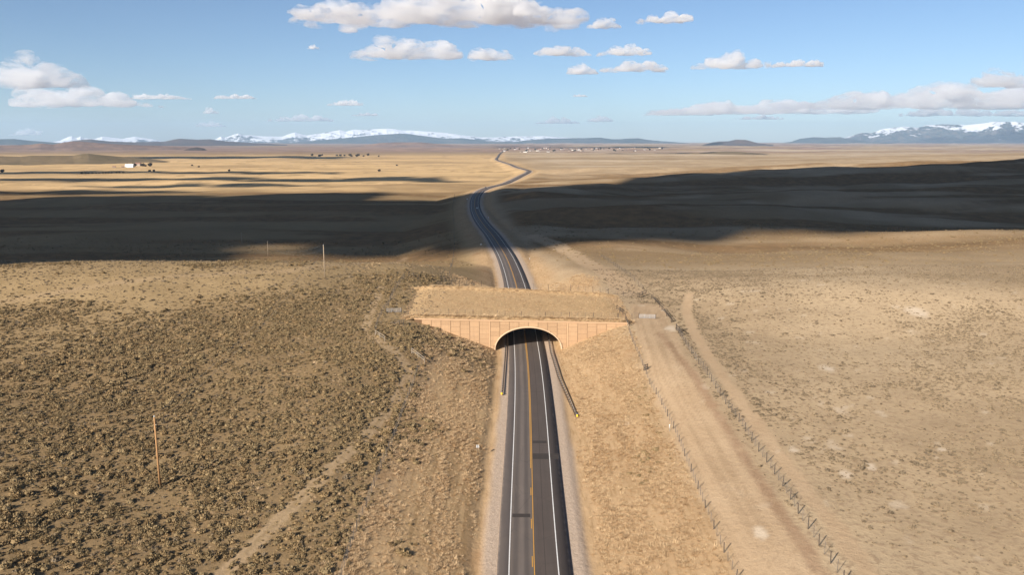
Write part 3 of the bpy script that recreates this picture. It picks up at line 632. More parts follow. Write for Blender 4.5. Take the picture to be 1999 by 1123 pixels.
# ------------------------------------------------------------------ guard rails
def guardrail(label, path, end_px_side):
    P = resample(path, 1.905); root = empty('guardrail', (*P[-1], float(H(*P[-1])))); tag(root, label, 'guardrail', 'guardrails at the tunnel mouth'); O = Vector(root.location)
    Z = [float(max(H(x, y), zroad(y) - .12)) for x, y in P]
    prof = [(0, .43), (.05, .46), (.05, .54), (.0, .57), (.0, .61), (.05, .64), (.05, .72), (0, .75)]
    vv = []
    for i, (x, y) in enumerate(P):
        a = P[min(i + 1, len(P) - 1)] - P[max(i - 1, 0)]; a /= np.hypot(*a); nrm = np.array((-a[1], a[0])) * end_px_side
        vv += [Vector((x + nrm[0] * q, y + nrm[1] * q, Z[i] + h)) - O for q, h in prof] + [Vector((x + nrm[0] * (q - .012), y + nrm[1] * (q - .012), Z[i] + h)) - O for q, h in prof[::-1]]
    n = 16; ff = [(i * n + k, i * n + (k + 1) % n, (i + 1) * n + (k + 1) % n, (i + 1) * n + k) for i in range(len(P) - 1) for k in range(n)]
    ff += [tuple(range(n))[::-1], tuple((len(P) - 1) * n + k for k in range(n))]
    MB().add(vv, ff).build('rail_beam', STEEL, root)
    pm = MB().box((0, 0, .1), (.15, .2, 1.3)).mesh('post', WOODD); bm_ = MB().box((0, 0, .6), (.14, .16, .34)).mesh('block', WOOD)
    for i, (x, y) in enumerate(P):
        a = P[min(i + 1, len(P) - 1)] - P[max(i - 1, 0)]; a /= np.hypot(*a); nrm = np.array((-a[1], a[0])) * end_px_side
        o = link('post', pm, root); o.location = Vector((x - nrm[0] * .27, y - nrm[1] * .27, Z[i])) - O; o.rotation_euler = (0, 0, math.atan2(a[1], a[0]))
        b = link('spacer_block', bm_, root); b.location = Vector((x - nrm[0] * .085, y - nrm[1] * .085, Z[i])) - O; b.rotation_euler = o.rotation_euler
    x, y = P[-1]; tm = MB().box((x - O.x, y - O.y - .25, .55), (.42, .35, .62))
    tm.build('end_terminal', STEEL, root); MB().box((x - O.x, y - O.y - .445, .56), (.40, .03, .58)).build('yellow_end_plate', YEL, root)
guardrail('short steel guardrail left of the road before the tunnel', [(-2.0, 281), (-2.1, 231), (-2.6, 191.0)], -1)
guardrail('long flared steel guardrail right of the road before the tunnel', [(11.9, 281), (11.8, 231), (12.6, 205), (14.9, 174.3)], 1)

# ------------------------------------------------------------------ fences
def tilted_post(h, r, n=6):
    return MB().tube([(0, 0, -.25), (0, 0, h * .5), (0, 0, h)], r, n, r * .88)
WP = {h: tilted_post(h, .085).mesh('post', WOOD) for h in (1.5, 1.9, 2.4)}
TP = {h: MB().box((0, 0, h / 2 - .1), (.055, .05, h + .2)).mesh('post', TPOST) for h in (1.5, 1.9, 2.4)}
def fence(label, L, step, h, wood_every=2, wires=5, group=None, zf=None, name='wire_fence', posts_at=None):
    P = resample(L, step) if posts_at is None else np.asarray(posts_at); zf = zf or surf; Z = zf(P[:, 0], P[:, 1])
    O = Vector((P[0][0], P[0][1], float(Z[0]))); root = empty(name, O); tag(root, label, 'fence', group)
    for i, ((x, y), z) in enumerate(zip(P, Z)):
        wood = i % wood_every == 0
        o = link('post', (WP if wood else TP)[h], root); o.location = Vector((x, y, float(z))) - O
        o.rotation_euler = (random.gauss(0, .03), random.gauss(0, .03), random.uniform(0, 6)); o.scale = (1, 1, random.uniform(.92, 1.06))
    for k in range(wires):
        hh = h * (.2 + .74 * k / max(1, wires - 1))
        pts = [Vector((x, y, float(z) + hh)) - O for (x, y), z in zip(P, Z)]
        MB().tube(pts, .008, 3).build('wire', WIRE, root)
    return root
def rail_frame(label, a, b, h, mat, nr=2, group=None, name='rail_panel', mid=1, lean=0.0):
    """a short length of pole-rail fence between two plan points"""
    a = np.array(a[:2], float); b = np.array(b[:2], float); O = Vector((a[0], a[1], float(surf(*a)))); root = empty(name, O); tag(root, label, 'fence', group)
    n = mid + 2; Q = [a + (b - a) * i / (n - 1) for i in range(n)]; z = [float(surf(*q)) for q in Q]
    pm = tilted_post(h, .11, 7).mesh('post', mat)
    for q, zz in zip(Q, z): o = link('post', pm, root); o.location = Vector((*q, zz)) - O
    for k in range(nr):
        hh = h * (.95 - .42 * k)
        MB().tube([Vector((*q, zz + hh)) - O + Vector((.0, -.13, 0)) for q, zz in zip(Q, z)], .085, 6).build('rail', mat, root)
    MB().tube([Vector((*Q[0], z[0] + h * .15)) - O, Vector((*Q[1], z[1] + h * .9)) - O], .03, 4).build('brace_wire', WIRE, root)
    return root
def gate(label, a, b, h, bars=7):
    a = np.array(a[:2], float); b = np.array(b[:2], float); za, zb = float(surf(*a)), float(surf(*b)); O = Vector((*a, za)); root = empty('field_gate', O); tag(root, label, 'gate', 'steel tube gates on the overpass ends')
    for q, z in ((a, za), (b, zb)): MB().tube([Vector((*q, z - .3)) - O, Vector((*q, z + h + .3)) - O], .09, 7).build('post', WOOD, root)
    d = (b - a) / np.hypot(*(b - a)); a2, b2 = a + d * .2, b - d * .2
    m = MB(); lo, hi = .18, h
    m.tube([Vector((*a2, za + lo)) - O, Vector((*a2, za + hi)) - O, ], .04, 6); m.tube([Vector((*b2, zb + lo)) - O, Vector((*b2, zb + hi)) - O], .04, 6); m.build('gate_frame', GATE, root)
    for k in range(bars):
        t = lo + (hi - lo) * k / (bars - 1); MB().tube([Vector((*a2, za + t)) - O, Vector((*b2, zb + t)) - O], .032, 6).build('gate_bar', GATE, root)
    for u in (.33, .66):
        q = a2 + (b2 - a2) * u; z = za + (zb - za) * u; MB().tube([Vector((*q, z + lo)) - O, Vector((*q, z + hi)) - O], .03, 5).build('gate_stay', GATE, root)
    return root
fence('low wire fence along the left edge of the wide dirt track', FENCE_A, 2.3, 1.5, 3, 4)
fence('tall post and wire fence along the right edge of the dirt track', FENCE_B[3:], 2.4, 1.9, 2, 5)
fence('wire fence on far right beyond the overpass beside the upper track', FENCE_B2, 3.0, 1.9, 3, 4)
fence('wire fence above the left cut slope through the sagebrush', FENCE_L, 2.6, 1.9, 3, 5)
fence('wire fence closing the left end of the overpass', FENCE_E, 2.2, 1.9, 3, 5)
gl0, gl1, gr0, gr1 = ground(754, 611), ground(784, 610), ground(1247, 622), ground(1280, 623)
fx0, fx1, fy = ground(786, 610)[0], ground(1200, 616)[0], Y0 + 5.2
fence('wire fence along the near edge of the grassed overpass top', [(fx0, fy), (fx1, fy)], 2.5, 1.9, 3, 5)
fence('wire fence along the far edge of the grassed overpass top', [(-27, Y1 - 1.0), (34.5, Y1 - 1.0)], 2.7, 2.4, 3, 5)
gate('steel gate at the left end of the overpass', gl0, gl1, 1.35); gate('steel gate across the dirt track at the right end', gr0, gr1, 1.35)
fence('short wire fence between dirt track gate and overpass', [(fx1 + .3, fy), gr0[:2]], 2.6, 1.9, 1, 4)
g2a, g2b = ground(1206, 578), ground(1246, 581)
fence('wire fence across the track at far right corner of overpass', [(34.8, Y1 - 1), (g2b[0], g2b[1])], 2.6, 1.9, 2, 5)
RG = 'pole rail braces around the overpass'
for lab, p0, p1, mt, h in [
    ('pale pole-rail brace at the top of the left roadside fence', (804, 690), (829, 709), WOODL, 1.5),
    ('pale pole-rail corner beside the left cut slope', (733, 655), (751, 666), WOODL, 1.5),
    ('grey pole-rail panel in front of left gate', (771, 634), (788, 635), WOOD, 1.5),
    ('weathered rail frame behind the left end of overpass', (798, 541), (817, 543), WOOD, 1.9),
    ('small rail frame below the far left fence line', (860, 546), (877, 547), WOOD, 1.5),
    ('dark rail brace at the right end of overpass top', (1204, 605), (1216, 615), WOODD, 1.6),
    ('dark rail brace above the right end of the tan wall', (1222, 628), (1229, 637), WOODD, 1.6),
    ('black timber corner brace at the far end of dirt track', (1248, 582), (1261, 576), WOODD, 1.9),
    ('long dark rail panel on right side of the dirt track', (1272, 583), (1288, 600), WOODD, 1.5),
    ('longer dark rail panel beside the pale bare bank', (1292, 606), (1311, 630), WOODD, 1.5),
    ('dark timber brace where the tall right fence begins', (1320, 645), (1331, 656), WOODD, 1.7),
    ('small square timber brace in the low track fence', (1257, 724), (1264, 722), WOODD, 1.5)]:
    rail_frame(lab, ground(*p0), ground(*p1), h, mt, 2, RG)
# fence line running down the left verge beyond the overpass
fence('thin wire fence beyond the overpass left of the road', polyline([(877, 548), (884, 510), (887, 480), (886, 440), (884, 405), (888, 380)]), 9.0, 1.9, 2, 3)

# ------------------------------------------------------------------ power poles and wires
POLEP = plain('bleached_pole_wood', (.34, .26, .18), .85, .2, 1.5)
def power_pole(label, px, py, top_py):
    x, y, z = ground(px, py); d = ray(px, top_py); hor = math.hypot(x, y); h = CAMZ + d[2] / math.hypot(d[0], d[1]) * hor - z
    root = empty('power_pole', (x, y, z)); tag(root, label, 'pole', 'wooden power poles crossing the sagebrush')
    MB().tube([(0, 0, -.5), (0, 0, h * .5), (0, 0, h)], .19, 9, .13).build('shaft', POLEW if py > 800 else POLEP, root, True)
    MB().tube([(0, 0, h - .02), (0, 0, h + .12)], .05, 7).build('insulator_pin', STEEL, root)
    MB().tube([(0, 0, h + .1), (0, 0, h + .2), (0, 0, h + .3)], .10, 8, .06).build('insulator', WHITE, root, True)
    MB().tube([(.12, 0, h - 1.3), (.2, 0, h - 1.3)], .05, 6).build('neutral_bracket', STEEL, root)
    return Vector((x, y, z + h + .28)), Vector((x + .2, y, z + h - 1.3))
tops = [power_pole('tall orange-brown wooden power pole standing in near sagebrush', 312.5, 950, 814),
        power_pole('pale power pole on the crest of the sagebrush hill', 634, 541, 479),
        power_pole('distant power pole at the edge of the cloud shadow', 523.5, 501, 471),
        power_pole('faint farthest power pole standing in cloud shadow', 472.5, 477, 456)]
for (lab, i, j) in (('overhead power wire between near pole and crest pole', 0, 1), ('sagging overhead wire between crest pole and distant pole', 1, 2), ('overhead wire between the two farthest power poles', 2, 3)):
    root = empty('power_line', tops[i][0]); tag(root, lab, 'wire', 'overhead wires between the power poles')
    for k in (0, 1):
        a, b = tops[i][k], tops[j][k]; sag = (b - a).length * .018
        MB().tube([a.lerp(b, t) - Vector((0, 0, 4 * sag * t * (1 - t))) - tops[i][0] for t in np.linspace(0, 1, 24)], .012, 3).build('conductor', STEEL, root)

# ------------------------------------------------------------------ signs and markers
def sign(label, px, py, hgt, shape, size, mat, rz=0.0, cat='sign', lat=None):
    x, y, z = ground(px, py); root = empty('road_sign', (x, y, z), rz); tag(root, label, cat, 'signs and markers along the road')
    MB().box((0, 0, hgt / 2 - .15), (.07, .06, hgt + .3)).build('post', WOOD if hgt > 1.5 else STEEL, root)
    s = size / 2
    if shape == 'diamond': pts = [(0, -s * 1.41), (s * 1.41, 0), (0, s * 1.41), (-s * 1.41, 0)]
    elif shape == 'marker': pts = [(-.09, -.35), (.09, -.35), (.09, .35), (-.09, .35)]
    else: pts = [(-s, -s * 1.1), (s, -s * 1.1), (s, s * 1.1), (-s, s * 1.1)]
    c = hgt - (s if shape != 'marker' else .2); m = MB(); n = 4
    m.add([(a, yy, c + b) for yy in (.055, .075) for a, b in pts], [(0, 1, 2, 3), (7, 6, 5, 4)] + [(i, 4 + i, 4 + (i + 1) % 4, (i + 1) % 4) for i in range(4)])
    m.build('sign_panel', mat, root)
sign('small square grey sign seen from behind on left verge', 932.5, 890, 2.2, 'square', .56, ALU)
sign('diamond sign seen from behind left of the curve', 939, 484, 2.6, 'diamond', .9, ALU)
sign('white marker post on the right verge past the overpass', 1034, 509, 1.3, 'marker', .3, WHITE, cat='marker')
sign('pale marker post on right verge inside the bend', 953.5, 427, 1.3, 'square', .5, WHITE, cat='marker')
sign('yellow marker on the left verge of the bend', 919.5, 438, 1.6, 'diamond', .5, YEL)
sign('yellowish sign on right verge at the top of bend', 940, 392, 2.2, 'diamond', .8, YEL)
sign('pale sign on left verge at the top of bend', 912, 391.5, 2.2, 'square', .9, WHITE)
sign('white marker post by the low track fence', 1307, 842, 1.2, 'marker', .3, WHITE, cat='marker')

# ------------------------------------------------------------------ cars
def car(label, px, py, mat, rz, lat):
    p = ground(px, py); y = p[1]; x = float(xroad(y)) + lat; z = float(zroad(y)) + .03
    root = empty('car', (x, y, z), rz); tag(root, label, 'car', 'cars on the far road')
    sec = [(-2.25, .45, .72), (-2.15, .32, .95), (-1.2, .28, 1.0), (.9, .28, .98), (2.0, .30, .88), (2.25, .42, .68)]
    vv = []; ff = []
    for yy, lo, hi in sec: vv += [(-.86, yy, lo), (.86, yy, lo), (.9, yy, (lo + hi) / 2), (.8, yy, hi), (-.8, yy, hi), (-.9, yy, (lo + hi) / 2)]
    for i in range(5): ff += [(i * 6 + k, i * 6 + (k + 1) % 6, i * 6 + 6 + (k + 1) % 6, i * 6 + 6 + k) for k in range(6)]
    ff += [tuple(range(6))[::-1], tuple(30 + k for k in range(6))]
    MB().add(vv, ff).build('body', mat, root)
    cab = [(-2.0, .95, .78), (-1.5, 1.52, .66), (.2, 1.55, .66), (1.05, .97, .78)]
    vv = [(s * w_, yy, z_) for yy, z_, w_ in cab for s in (-1, 1)]; low = [(s * .78, yy, .93) for yy in (-2.0, 1.05) for s in (-1, 1)]
    MB().add(vv + low, [(0, 1, 3, 2), (4, 5, 7, 6), (8, 0, 2, 4, 6, 10), (1, 9, 11, 7, 5, 3), (8, 9, 1, 0), (10, 6, 7, 11)]).build('windows', GLASS, root)
    MB().add([(-.64, -1.52, 1.53), (.64, -1.52, 1.53), (.64, .22, 1.57), (-.64, .22, 1.57), (-.6, -1.4, 1.6), (.6, -1.4, 1.6), (.6, .1, 1.63), (-.6, .1, 1.63)], [(0, 1, 5, 4), (1, 2, 6, 5), (2, 3, 7, 6), (3, 0, 4, 7), (4, 5, 6, 7)]).build('roof', mat, root)
    for sx in (-.82, .82):
        for yy in (-1.35, 1.4): MB().tube([(sx - .11, yy, .33), (sx + .11, yy, .33)], .33, 14).build('wheel', RUBBER, root)
car('silver car driving through the dark bend of the road', 932, 408, CARW, math.radians(4), 1.9)
car('dark car on the road just past the cloud shadow', 951, 367.5, CARD, math.radians(-20), -1.9)
# ------------------------------------------------------------------ plants
def leaf_mat(name, a, b, c, tr=.0):
    m = Mat(name); i = m.n('ShaderNodeObjectInfo').outputs['Random']; P = m.obj(); f = m.noise(P, 5.0, 2)
    x = m.mix(m.ramp(f, .3, .7), a, b); m.color(m.mix(m.ramp(i, .45, 1.0), x, c)); m.b.inputs['Roughness'].default_value = .9; m.b.inputs['Specular IOR Level'].default_value = .05
    return m.m
SAGEM = leaf_mat('sagebrush_leaf', (.20, .145, .077), (.285, .208, .112), (.25, .17, .086))
LOWM = leaf_mat('low_dry_shrub', (.185, .138, .088), (.25, .19, .122), (.155, .118, .078))
GRASSM = leaf_mat('dry_grass_blade', (.47, .325, .185), (.57, .41, .245), (.36, .24, .135))
RUSTM = leaf_mat('rusty_dry_weed', (.36, .222, .11), (.44, .285, .15), (.28, .18, .10))
def bush_mesh(name, seed, n, rad, hgt, leaf, mat):
    rs = np.random.default_rng(seed); vv, ff = [], []
    lobes = [(rs.uniform(-.45, .45), rs.uniform(-.45, .45), rs.uniform(.55, 1.0)) for _ in range(5)]
    for k in range(n):
        lx, ly, lh = lobes[rs.integers(0, 5)]
        u = rs.uniform(0, 2 * math.pi); v = rs.uniform(.0, 1.0) ** .7; el = math.asin(rs.uniform(.05, 1))
        p = np.array((lx * rad + .62 * rad * math.cos(u) * math.cos(el), ly * rad + .62 * rad * math.sin(u) * math.cos(el), hgt * lh * math.sin(el) * (.75 + .25 * v)))
        out = np.array((math.cos(u) * math.cos(el), math.sin(u) * math.cos(el), math.sin(el) + .4)); out /= np.linalg.norm(out)
        t1 = np.cross(out, rs.normal(size=3)); t1 /= np.linalg.norm(t1); t2 = np.cross(out, t1)
        s_ = leaf * rs.uniform(.6, 1.25); b = len(vv)
        vv += [p - t1 * s_ * .5 - out * s_ * .25, p + t1 * s_ * .5 - out * s_ * .25, p + t2 * s_ * .3 + out * s_ * .7, p - t2 * s_ * .55 + out * s_ * .1]
        ff += [(b, b + 1, b + 2), (b, b + 3, b + 1)]
    b = len(vv)                                   # woody heart so that the bush is not see-through
    q = 9
    for j, (z, r) in enumerate(((-.1, .75), (.3, .8), (.62, .45))):
        vv += [(rad * r * rs.uniform(.7, 1) * math.cos(2 * math.pi * i / q), rad * r * rs.uniform(.7, 1) * math.sin(2 * math.pi * i / q), hgt * z) for i in range(q)]
    ff += [(b + j * q + i, b + j * q + (i + 1) % q, b + j * q + q + (i + 1) % q, b + j * q + q + i) for j in range(2) for i in range(q)] + [tuple(b + 2 * q + i for i in range(q))]
    return MB().add(vv, ff).mesh(name, mat)
def tuft_mesh(name, seed, n, rad, hgt, wd, mat):
    rs = np.random.default_rng(seed); vv, ff = [], []
    for k in range(n):
        u = rs.uniform(0, 2 * math.pi); r0 = rad * .35 * rs.uniform(0, 1); h = hgt * rs.uniform(.55, 1.1); sp = rad * rs.uniform(.3, 1.2)
        c, s_ = math.cos(u), math.sin(u); b = len(vv); x, y = rs.uniform(-.5, .5) * rad, rs.uniform(-.5, .5) * rad
        vv += [(x + r0 * c - wd * s_, y + r0 * s_ + wd * c, -.05), (x + r0 * c + wd * s_, y + r0 * s_ - wd * c, -.05), (x + (r0 + sp) * c, y + (r0 + sp) * s_, h)]; ff.append((b, b + 1, b + 2))
    return MB().add(vv, ff).mesh(name, mat)
SAGE = [bush_mesh('sagebrush', 300 + k, 100, .38, .34, .15, SAGEM) for k in range(7)]
LOW = [bush_mesh('low_shrub', 320 + k, 40, .28, .18, .15, LOWM) for k in range(5)]
TUFT = [tuft_mesh('grass_tuft', 340 + k, 40, .34, .25, .02, GRASSM) for k in range(6)]
WEED = [tuft_mesh('weed_tuft', 350 + k, 34, .34, .27, .022, RUSTM) for k in range(3)]
def proto_collection(name, meshes):
    c = bpy.data.collections.new(name)
    for m in meshes: o = bpy.data.objects.new(m.name, m); c.objects.link(o)
    return c
def scatter(name, P, kinds, scl, rot, meshes, label):
    """one object of uncountable plants, set out on given points"""
    me = bpy.data.meshes.new(name); me.vertices.add(len(P)); me.vertices.foreach_set('co', np.asarray(P, np.float32).ravel())
    a = me.attributes.new('pick', 'INT', 'POINT'); a.data.foreach_set('value', np.asarray(kinds, np.int32))
    for k, v in (('scl', scl), ('rot', rot)): a = me.attributes.new(k, 'FLOAT_VECTOR', 'POINT'); a.data.foreach_set('vector', np.asarray(v, np.float32).ravel())
    o = link(name, me); tag(o, label, None, None, 'stuff')
    g = bpy.data.node_groups.new(name, 'GeometryNodeTree'); g.interface.new_socket('Geometry', in_out='INPUT', socket_type='NodeSocketGeometry'); g.interface.new_socket('Geometry', in_out='OUTPUT', socket_type='NodeSocketGeometry')
    gi, go = g.nodes.new('NodeGroupInput'), g.nodes.new('NodeGroupOutput'); ip = g.nodes.new('GeometryNodeInstanceOnPoints'); ci = g.nodes.new('GeometryNodeCollectionInfo')
    ci.inputs[0].default_value = proto_collection(name + '_kinds', meshes); ci.inputs[1].default_value = True; ci.inputs[2].default_value = True
    def na(nm, ty): n = g.nodes.new('GeometryNodeInputNamedAttribute'); n.data_type = ty; n.inputs[0].default_value = nm; return n.outputs[0]
    g.links.new(gi.outputs[0], ip.inputs['Points']); g.links.new(ci.outputs[0], ip.inputs['Instance']); ip.inputs['Pick Instance'].default_value = True
    g.links.new(na('pick', 'INT'), ip.inputs['Instance Index']); g.links.new(na('rot', 'FLOAT_VECTOR'), ip.inputs['Rotation']); g.links.new(na('scl', 'FLOAT_VECTOR'), ip.inputs['Scale'])
    g.links.new(ip.outputs[0], go.inputs[0]); md = o.modifiers.new('plants', 'NODES'); md.node_group = g
    return o
def spots(n, y0, y1, x0=-1e9, x1=1e9, az=36.5):
    """even random points of the ground inside the wedge of land in front of the viewer"""
    r = np.sqrt(rng.uniform(0, 1, n) * ((y1 * 1.2) ** 2 - (y0 * .95) ** 2) + (y0 * .95) ** 2); a = np.radians(rng.uniform(-az, az, n)); x, y = r * np.sin(a), r * np.cos(a)
    k = (y > y0) & (y < y1) & (x > x0) & (x < x1); return x[k], y[k]
def clear(x, y):
    """not on road, gravel, dirt or buildings"""
    d = np.abs(droad(x, y)); on = (y > Y0 - .9) & (y < Y1 + .9) & (np.abs(x - 2) < 34)
    return np.where(on, (y > Y0 + .6) & (y < Y1 - .6), d > 8.6)
def rots(n, t=.12): return np.stack([rng.normal(0, t, n), rng.normal(0, t, n), rng.uniform(0, 6.283, n)], 1)
# sagebrush: the largest in the picture one by one, the rest as cover
x, y = spots(400000, 72, 335); m_ = sage_mask(x, y) * (.30 + .70 * sst(.36, .56, fbm(x / 3.4, y / 3.4, 77, 3))) * (.55 + .45 * sst(.32, .55, fbm(x / 17, y / 17, 79, 3)))
k = (rng.uniform(0, 1, len(x)) < m_ * .95) & clear(x, y) & ~((y > Y0) & (y < Y1) & (np.abs(x - 2) < 36)); x, y = x[k], y[k]
s_ = np.clip(rng.lognormal(-.16, .50, len(x)), .35, 2.6) * (.72 + .4 * fbm(x / 22, y / 22, 78, 2)) * np.where(x > 10, .75, 1.0)
pz = surf(x, y) - .04
dep = y * math.cos(PITCH) + (CAMZ - pz) * math.sin(PITCH); uu = CX + F * x / dep; vv_ = CY + F * (-(pz - CAMZ) * math.cos(PITCH) - y * math.sin(PITCH)) / dep
inv = (uu > 8) & (uu < 1990) & (vv_ > 330) & (vv_ < 1112)
big = np.argsort(-(s_ / dep) * inv)[:300]; isb = np.zeros(len(x), bool); isb[big] = True
for q in big:
    o = link('sagebrush', SAGE[int(rng.integers(0, 7))]); o.location = (x[q], y[q], pz[q]); e = s_[q]; o.scale = (e * rng.uniform(.85, 1.2), e * rng.uniform(.85, 1.2), e * rng.uniform(.8, 1.1)); o.rotation_euler = (rng.normal(0, .1), rng.normal(0, .1), rng.uniform(0, 6.28))
    tl_, fl_ = float(dist_line(x[q], y[q], TRACK_L)), float(dist_line(x[q], y[q], FENCE_L)); pl_ = math.hypot(x[q] - tops[0][0].x, y[q] - tops[0][0].y)
    where = 'right road bank' if x[q] > xroad(y[q]) else 'slope close around the tall power pole' if pl_ < 9 else 'strip beside the worn left track' if tl_ < 5 else 'bank beside the left wire fence' if fl_ < 5 else 'near slope between power pole and left track' if x[q] > tops[0][0].x else 'open slope left of the tall power pole'
    tag(o, ('large' if s_[q] > 1.45 else 'small') + ' grey-brown sagebrush on the ' + where, 'bush', 'sagebrush on the ' + where)
z = ~isb; n = int(z.sum()); e = s_[z][:, None] * rng.uniform(.82, 1.2, (n, 3))
scatter('sagebrush_cover', np.stack([x[z], y[z], pz[z]], 1), rng.integers(0, 7, n), e, rots(n), SAGE, 'grey-brown sagebrush cover over the left hill')
# sage on the farther slopes
x, y = spots(36000, 335, 620, az=35); m_ = sage_mask(x, y); k = (rng.uniform(0, 1, len(x)) < m_ * .5) & (np.abs(droad(x, y)) > 14); x, y = x[k], y[k]; n = len(x)
e = (rng.lognormal(.12, .3, n))[:, None] * rng.uniform(.9, 1.3, (n, 3)) * np.array((1.3, 1.3, .8))
scatter('distant_sagebrush', np.stack([x, y, surf(x, y) - .05], 1), rng.integers(0, 7, n), e, rots(n), SAGE, 'sagebrush cover on slopes beyond the overpass')
# low shrubs of the right-hand field
x, y = spots(260000, 72, 350); d = droad(x, y)
m_ = sst(30, 44, d) * (.22 + .78 * sst(.40, .60, fbm(x / 42, y / 42, 81, 3))) * (.3 + .7 * sst(.38, .55, fbm(x / 7, y / 7, 82, 2))) * sst(5.6, 7.0, dist_line(x, y, DIRT)) * sst(1.3, 2.6, dist_line(x, y, TRACK_R))
m_ = np.maximum(m_, .16 * sst(-26, -34, d)); m_ = np.maximum(m_, .9 * sst(1.4, .4, np.abs(dist_line(x, y, TRACK_R) - 2.5)) * (x > TRACK_R[0][0] - 5) * sst(30, 44, d))
k = (rng.uniform(0, 1, len(x)) < m_) & clear(x, y) & (dist_line(x, y, TRACK_L) > 1.3); x, y = x[k], y[k]; n = len(x)
e = np.clip(rng.lognormal(-.25, .45, n), .3, 2.4)[:, None] * rng.uniform(.8, 1.25, (n, 3))
scatter('low_shrubs', np.stack([x, y, surf(x, y) - .03], 1), rng.integers(0, 5, n), e, rots(n), LOW, 'low brown shrubs dotting the right-hand field')
# dry grass of the cut slopes and of the overpass top
x, y = spots(900000, 72, 335, -60, 70); d = np.abs(droad(x, y)); on = (y > Y0) & (y < Y1) & (np.abs(x - 2) < 36)
m_ = sst(33, 22, d + 9 * (fbm(x / 12, y / 12, 62, 3) - .5)) * sst(9.0, 12.0, d) * (.12 + .88 * sst(.38, .58, fbm(x / 2.6, y / 11, 83, 3)))
m_ = np.maximum(m_, .05 * sst(-22, -30, droad(x, y)) * sst(.4, .6, fbm(x / 5, y / 5, 88, 2)))
m_ = np.where(on, .95 * (.22 + .45 * np.exp(-((y - Y0 - 2.6) / 2.0) ** 2) + .4 * np.exp(-((y - Y1 + 2.5) / 2.5) ** 2)), m_)
k = (rng.uniform(0, 1, len(x)) < m_ * .8) & clear(x, y) & (dist_line(x, y, DIRT) > 5.5) & (dist_line(x, y, TRACK_L) > 1.5); x, y = x[k], y[k]; n = len(x)
on = (y > Y0) & (y < Y1) & (np.abs(x - 2) < 36)
sz = np.clip(rng.lognormal(-.15, .3, n), .4, 1.7) * np.where(on, .85 + 1.1 * np.exp(-((y - Y0 - 2.6) / 1.6) ** 2) + .25 * np.exp(-((y - Y1 + 3) / 2) ** 2), .75 + .6 * fbm(x / 10, y / 10, 85, 3))
e = sz[:, None] * rng.uniform(.85, 1.2, (n, 3)); pick = np.where(rng.uniform(0, 1, n) < .05 + .35 * sst(.55, .7, fbm(x / 16, y / 16, 86, 3)), rng.integers(6, 9, n), rng.integers(0, 6, n))
scatter('dry_grass', np.stack([x, y, surf(x, y) - .02], 1), pick, e, rots(n, .18), TUFT + WEED, 'golden dry grass on the road banks and overpass top')

# ------------------------------------------------------------------ ranch, town and far trees
def crown_mesh(name, seed, n, r, h, mat):
    rs = np.random.default_rng(seed); vv, ff = [], []
    for k in range(n):
        p = rs.normal(size=3); p /= np.linalg.norm(p); q = p * rs.uniform(.55, 1.0) * np.array((r, r, h / 2)) * (1 + .3 * math.sin(3 * p[0] + seed)) + np.array((0, 0, h * .62))
        t1 = rs.normal(size=3); t1 /= np.linalg.norm(t1); t2 = np.cross(t1, rs.normal(size=3)); t2 /= np.linalg.norm(t2); s_ = r * .42; b = len(vv)
        vv += [q - t1 * s_, q + t1 * s_ * .6 - t2 * s_ * .6, q + t2 * s_]; ff.append((b, b + 1, b + 2))
    return MB().add(vv, ff).mesh(name, mat)
TREEM = leaf_mat('dark_bare_branches', (.05, .042, .032), (.075, .06, .045), (.045, .045, .035)); BARK = plain('grey_bark', (.11, .085, .065), .9, .2, 2)
CROWNS = [crown_mesh('crown', 400 + k, 150, 1.0, 2.0, TREEM) for k in range(3)]; TRUNK = MB().tube([(0, 0, -.1), (0, 0, .6), (0, 0, 1.2)], .08, 6, .04).mesh('trunk', BARK)
def tree(label, px, py, hm_, group, wide=1.0):
    x, y, z = ground(px, py); root = empty('tree', (x, y, z)); tag(root, label, 'tree', group); s = hm_ / 2.3
    for nm, me in (('crown', CROWNS[random.randrange(3)]), ('trunk', TRUNK)):
        o = link(nm, me, root); o.scale = (s * wide, s * wide, s)
ROOFS = [plain('roof_%d' % i, c, .8, .1, .3) for i, c in enumerate(((.36, .35, .35), (.16, .12, .10), (.26, .14, .10)))]
WALLS = [plain('siding_%d' % i, c, .8, .06, .3) for i, c in enumerate(((.55, .52, .48), (.36, .29, .23), (.28, .22, .18)))]
def house_mesh(w_, l_, h_, r_, wall, roof, name):
    m = MB(); a, b = w_ / 2, l_ / 2
    m.add([(-a, -b, -.5), (a, -b, -.5), (a, b, -.5), (-a, b, -.5), (-a, -b, h_), (a, -b, h_), (a, b, h_), (-a, b, h_), (-a, 0, h_ + r_), (a, 0, h_ + r_)],
          [(0, 1, 5, 4), (2, 3, 7, 6), (1, 2, 6, 9, 5), (3, 0, 4, 8, 7)])
    nw = len(m.f); e = .5
    m.add([(-a - e, -b - e, h_ - .2), (a + e, -b - e, h_ - .2), (a + e, 0, h_ + r_ + .12), (-a - e, 0, h_ + r_ + .12), (-a - e, b + e, h_ - .2), (a + e, b + e, h_ - .2)], [(0, 1, 2, 3), (3, 2, 5, 4)])
    me = m.mesh(name, wall); me.materials.append(roof)
    for i, p in enumerate(me.polygons): p.material_index = 0 if i < nw else 1
    return me
HOUSES = [house_mesh(*a, WALLS[i % 3], ROOFS[(i + i // 3) % 3], 'house') for i, a in enumerate(((14, 9, 3.2, 2.4), (18, 11, 4, 2.8), (11, 8, 3, 2.2), (24, 14, 5, 3), (12, 10, 5.5, 2.5), (16, 9, 3, 2)))]
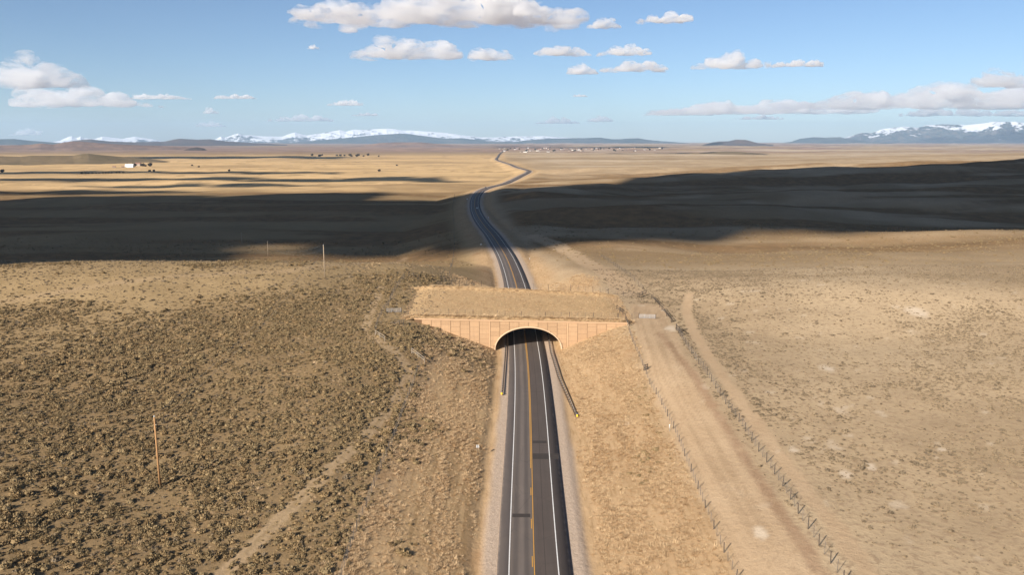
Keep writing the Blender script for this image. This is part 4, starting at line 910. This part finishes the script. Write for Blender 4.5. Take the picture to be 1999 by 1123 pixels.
WBARN = house_mesh(22, 14, 6, 3.5, WHITE, plain('white_metal_roof', (.66, .66, .66), .6, .05, .3), 'barn')
def building(label, px, py, me, sc, rz, group, cat='house', name='house'):
    x, y, z = ground(px, py); o = link(name, me); o.location = (x, y, z); o.scale = (sc,) * 3; o.rotation_euler = (0, 0, rz); tag(o, label, cat, group)
RN = 'ranch buildings on the left plain'
building('largest white barn of the ranch on the left plain', 253, 326.5, WBARN, 1.0, .2, RN, 'barn', 'barn'); building('white ranch house between dark trees', 270, 324, HOUSES[4], 1.3, .1, RN)
building('small white shed left of the ranch barn', 240, 327, HOUSES[2], .7, .5, RN, 'shed', 'shed'); building('lone white shed farthest left of the ranch', 223, 327, HOUSES[2], .8, .3, RN, 'shed', 'shed'); building('white lean-to beside the ranch barn', 260, 325.5, HOUSES[0], .7, .2, RN, 'shed', 'shed')
for (px, py, h, lab) in ((263, 325.5, 11, 'dark tree right beside the ranch barn'), (278, 325, 10, 'dark round tree right of the ranch house'), (284, 325.5, 7, 'small dark tree in the ranch tree row'), (292.5, 325, 11, 'tall dark tree at the right end of ranch'), (249, 324, 8, 'dark tree behind the ranch barn'),
                         (292, 335, 5, 'left of two lone bushes on the meadow'), (300, 335, 5, 'right of two lone bushes on the meadow'), (4, 337, 8, 'dark tree clump at the left picture edge'), (375, 324, 5, 'dark shrub on the meadow right of ranch'), (388, 327, 5, 'second dark shrub on the meadow right of ranch'),
                         (740, 335, 6, 'dark thicket on the meadow left of the road'), (775, 324, 5, 'long dark thicket farther out on the meadow'), (447, 334.5, 5, 'flat dark bush on the middle meadow')):
    tree(lab, px, py, h, 'lone trees and bushes on the left plain', 1.3)
for k in range(13): tree('dark willow in the row along the shaded meadow ditch', 160 + k * 6.6 + random.uniform(-2, 2), 340 - k * .16, random.uniform(3, 6), 'willows along the meadow ditch', 1.4)
for k in range(16): tree('dark tree of the far grove beyond the left flats', random.choice((615, 628, 655, 690, 720)) + random.uniform(-9, 22), random.uniform(304, 306.5), random.uniform(7, 13), 'far grove beyond the left flats', 1.2)
rr_ = random.Random(5)
for k in range(64):
    px = rr_.uniform(1015, 1300) if k > 12 else rr_.uniform(975, 1030); py = 298 - 9 * rr_.random() ** .8 - (px - 1000) * .008
    building('tiny pale house of the far town on the plain', px, py, HOUSES[rr_.randrange(6)], rr_.uniform(.6, 1.1), rr_.uniform(-.6, .6), 'houses of the far town')
for k in range(34): tree('tiny dark tree among the far town houses', rr_.uniform(985, 1300), 297 - 6 * rr_.random() - 1, rr_.uniform(8, 15), 'trees of the far town', 1.1)
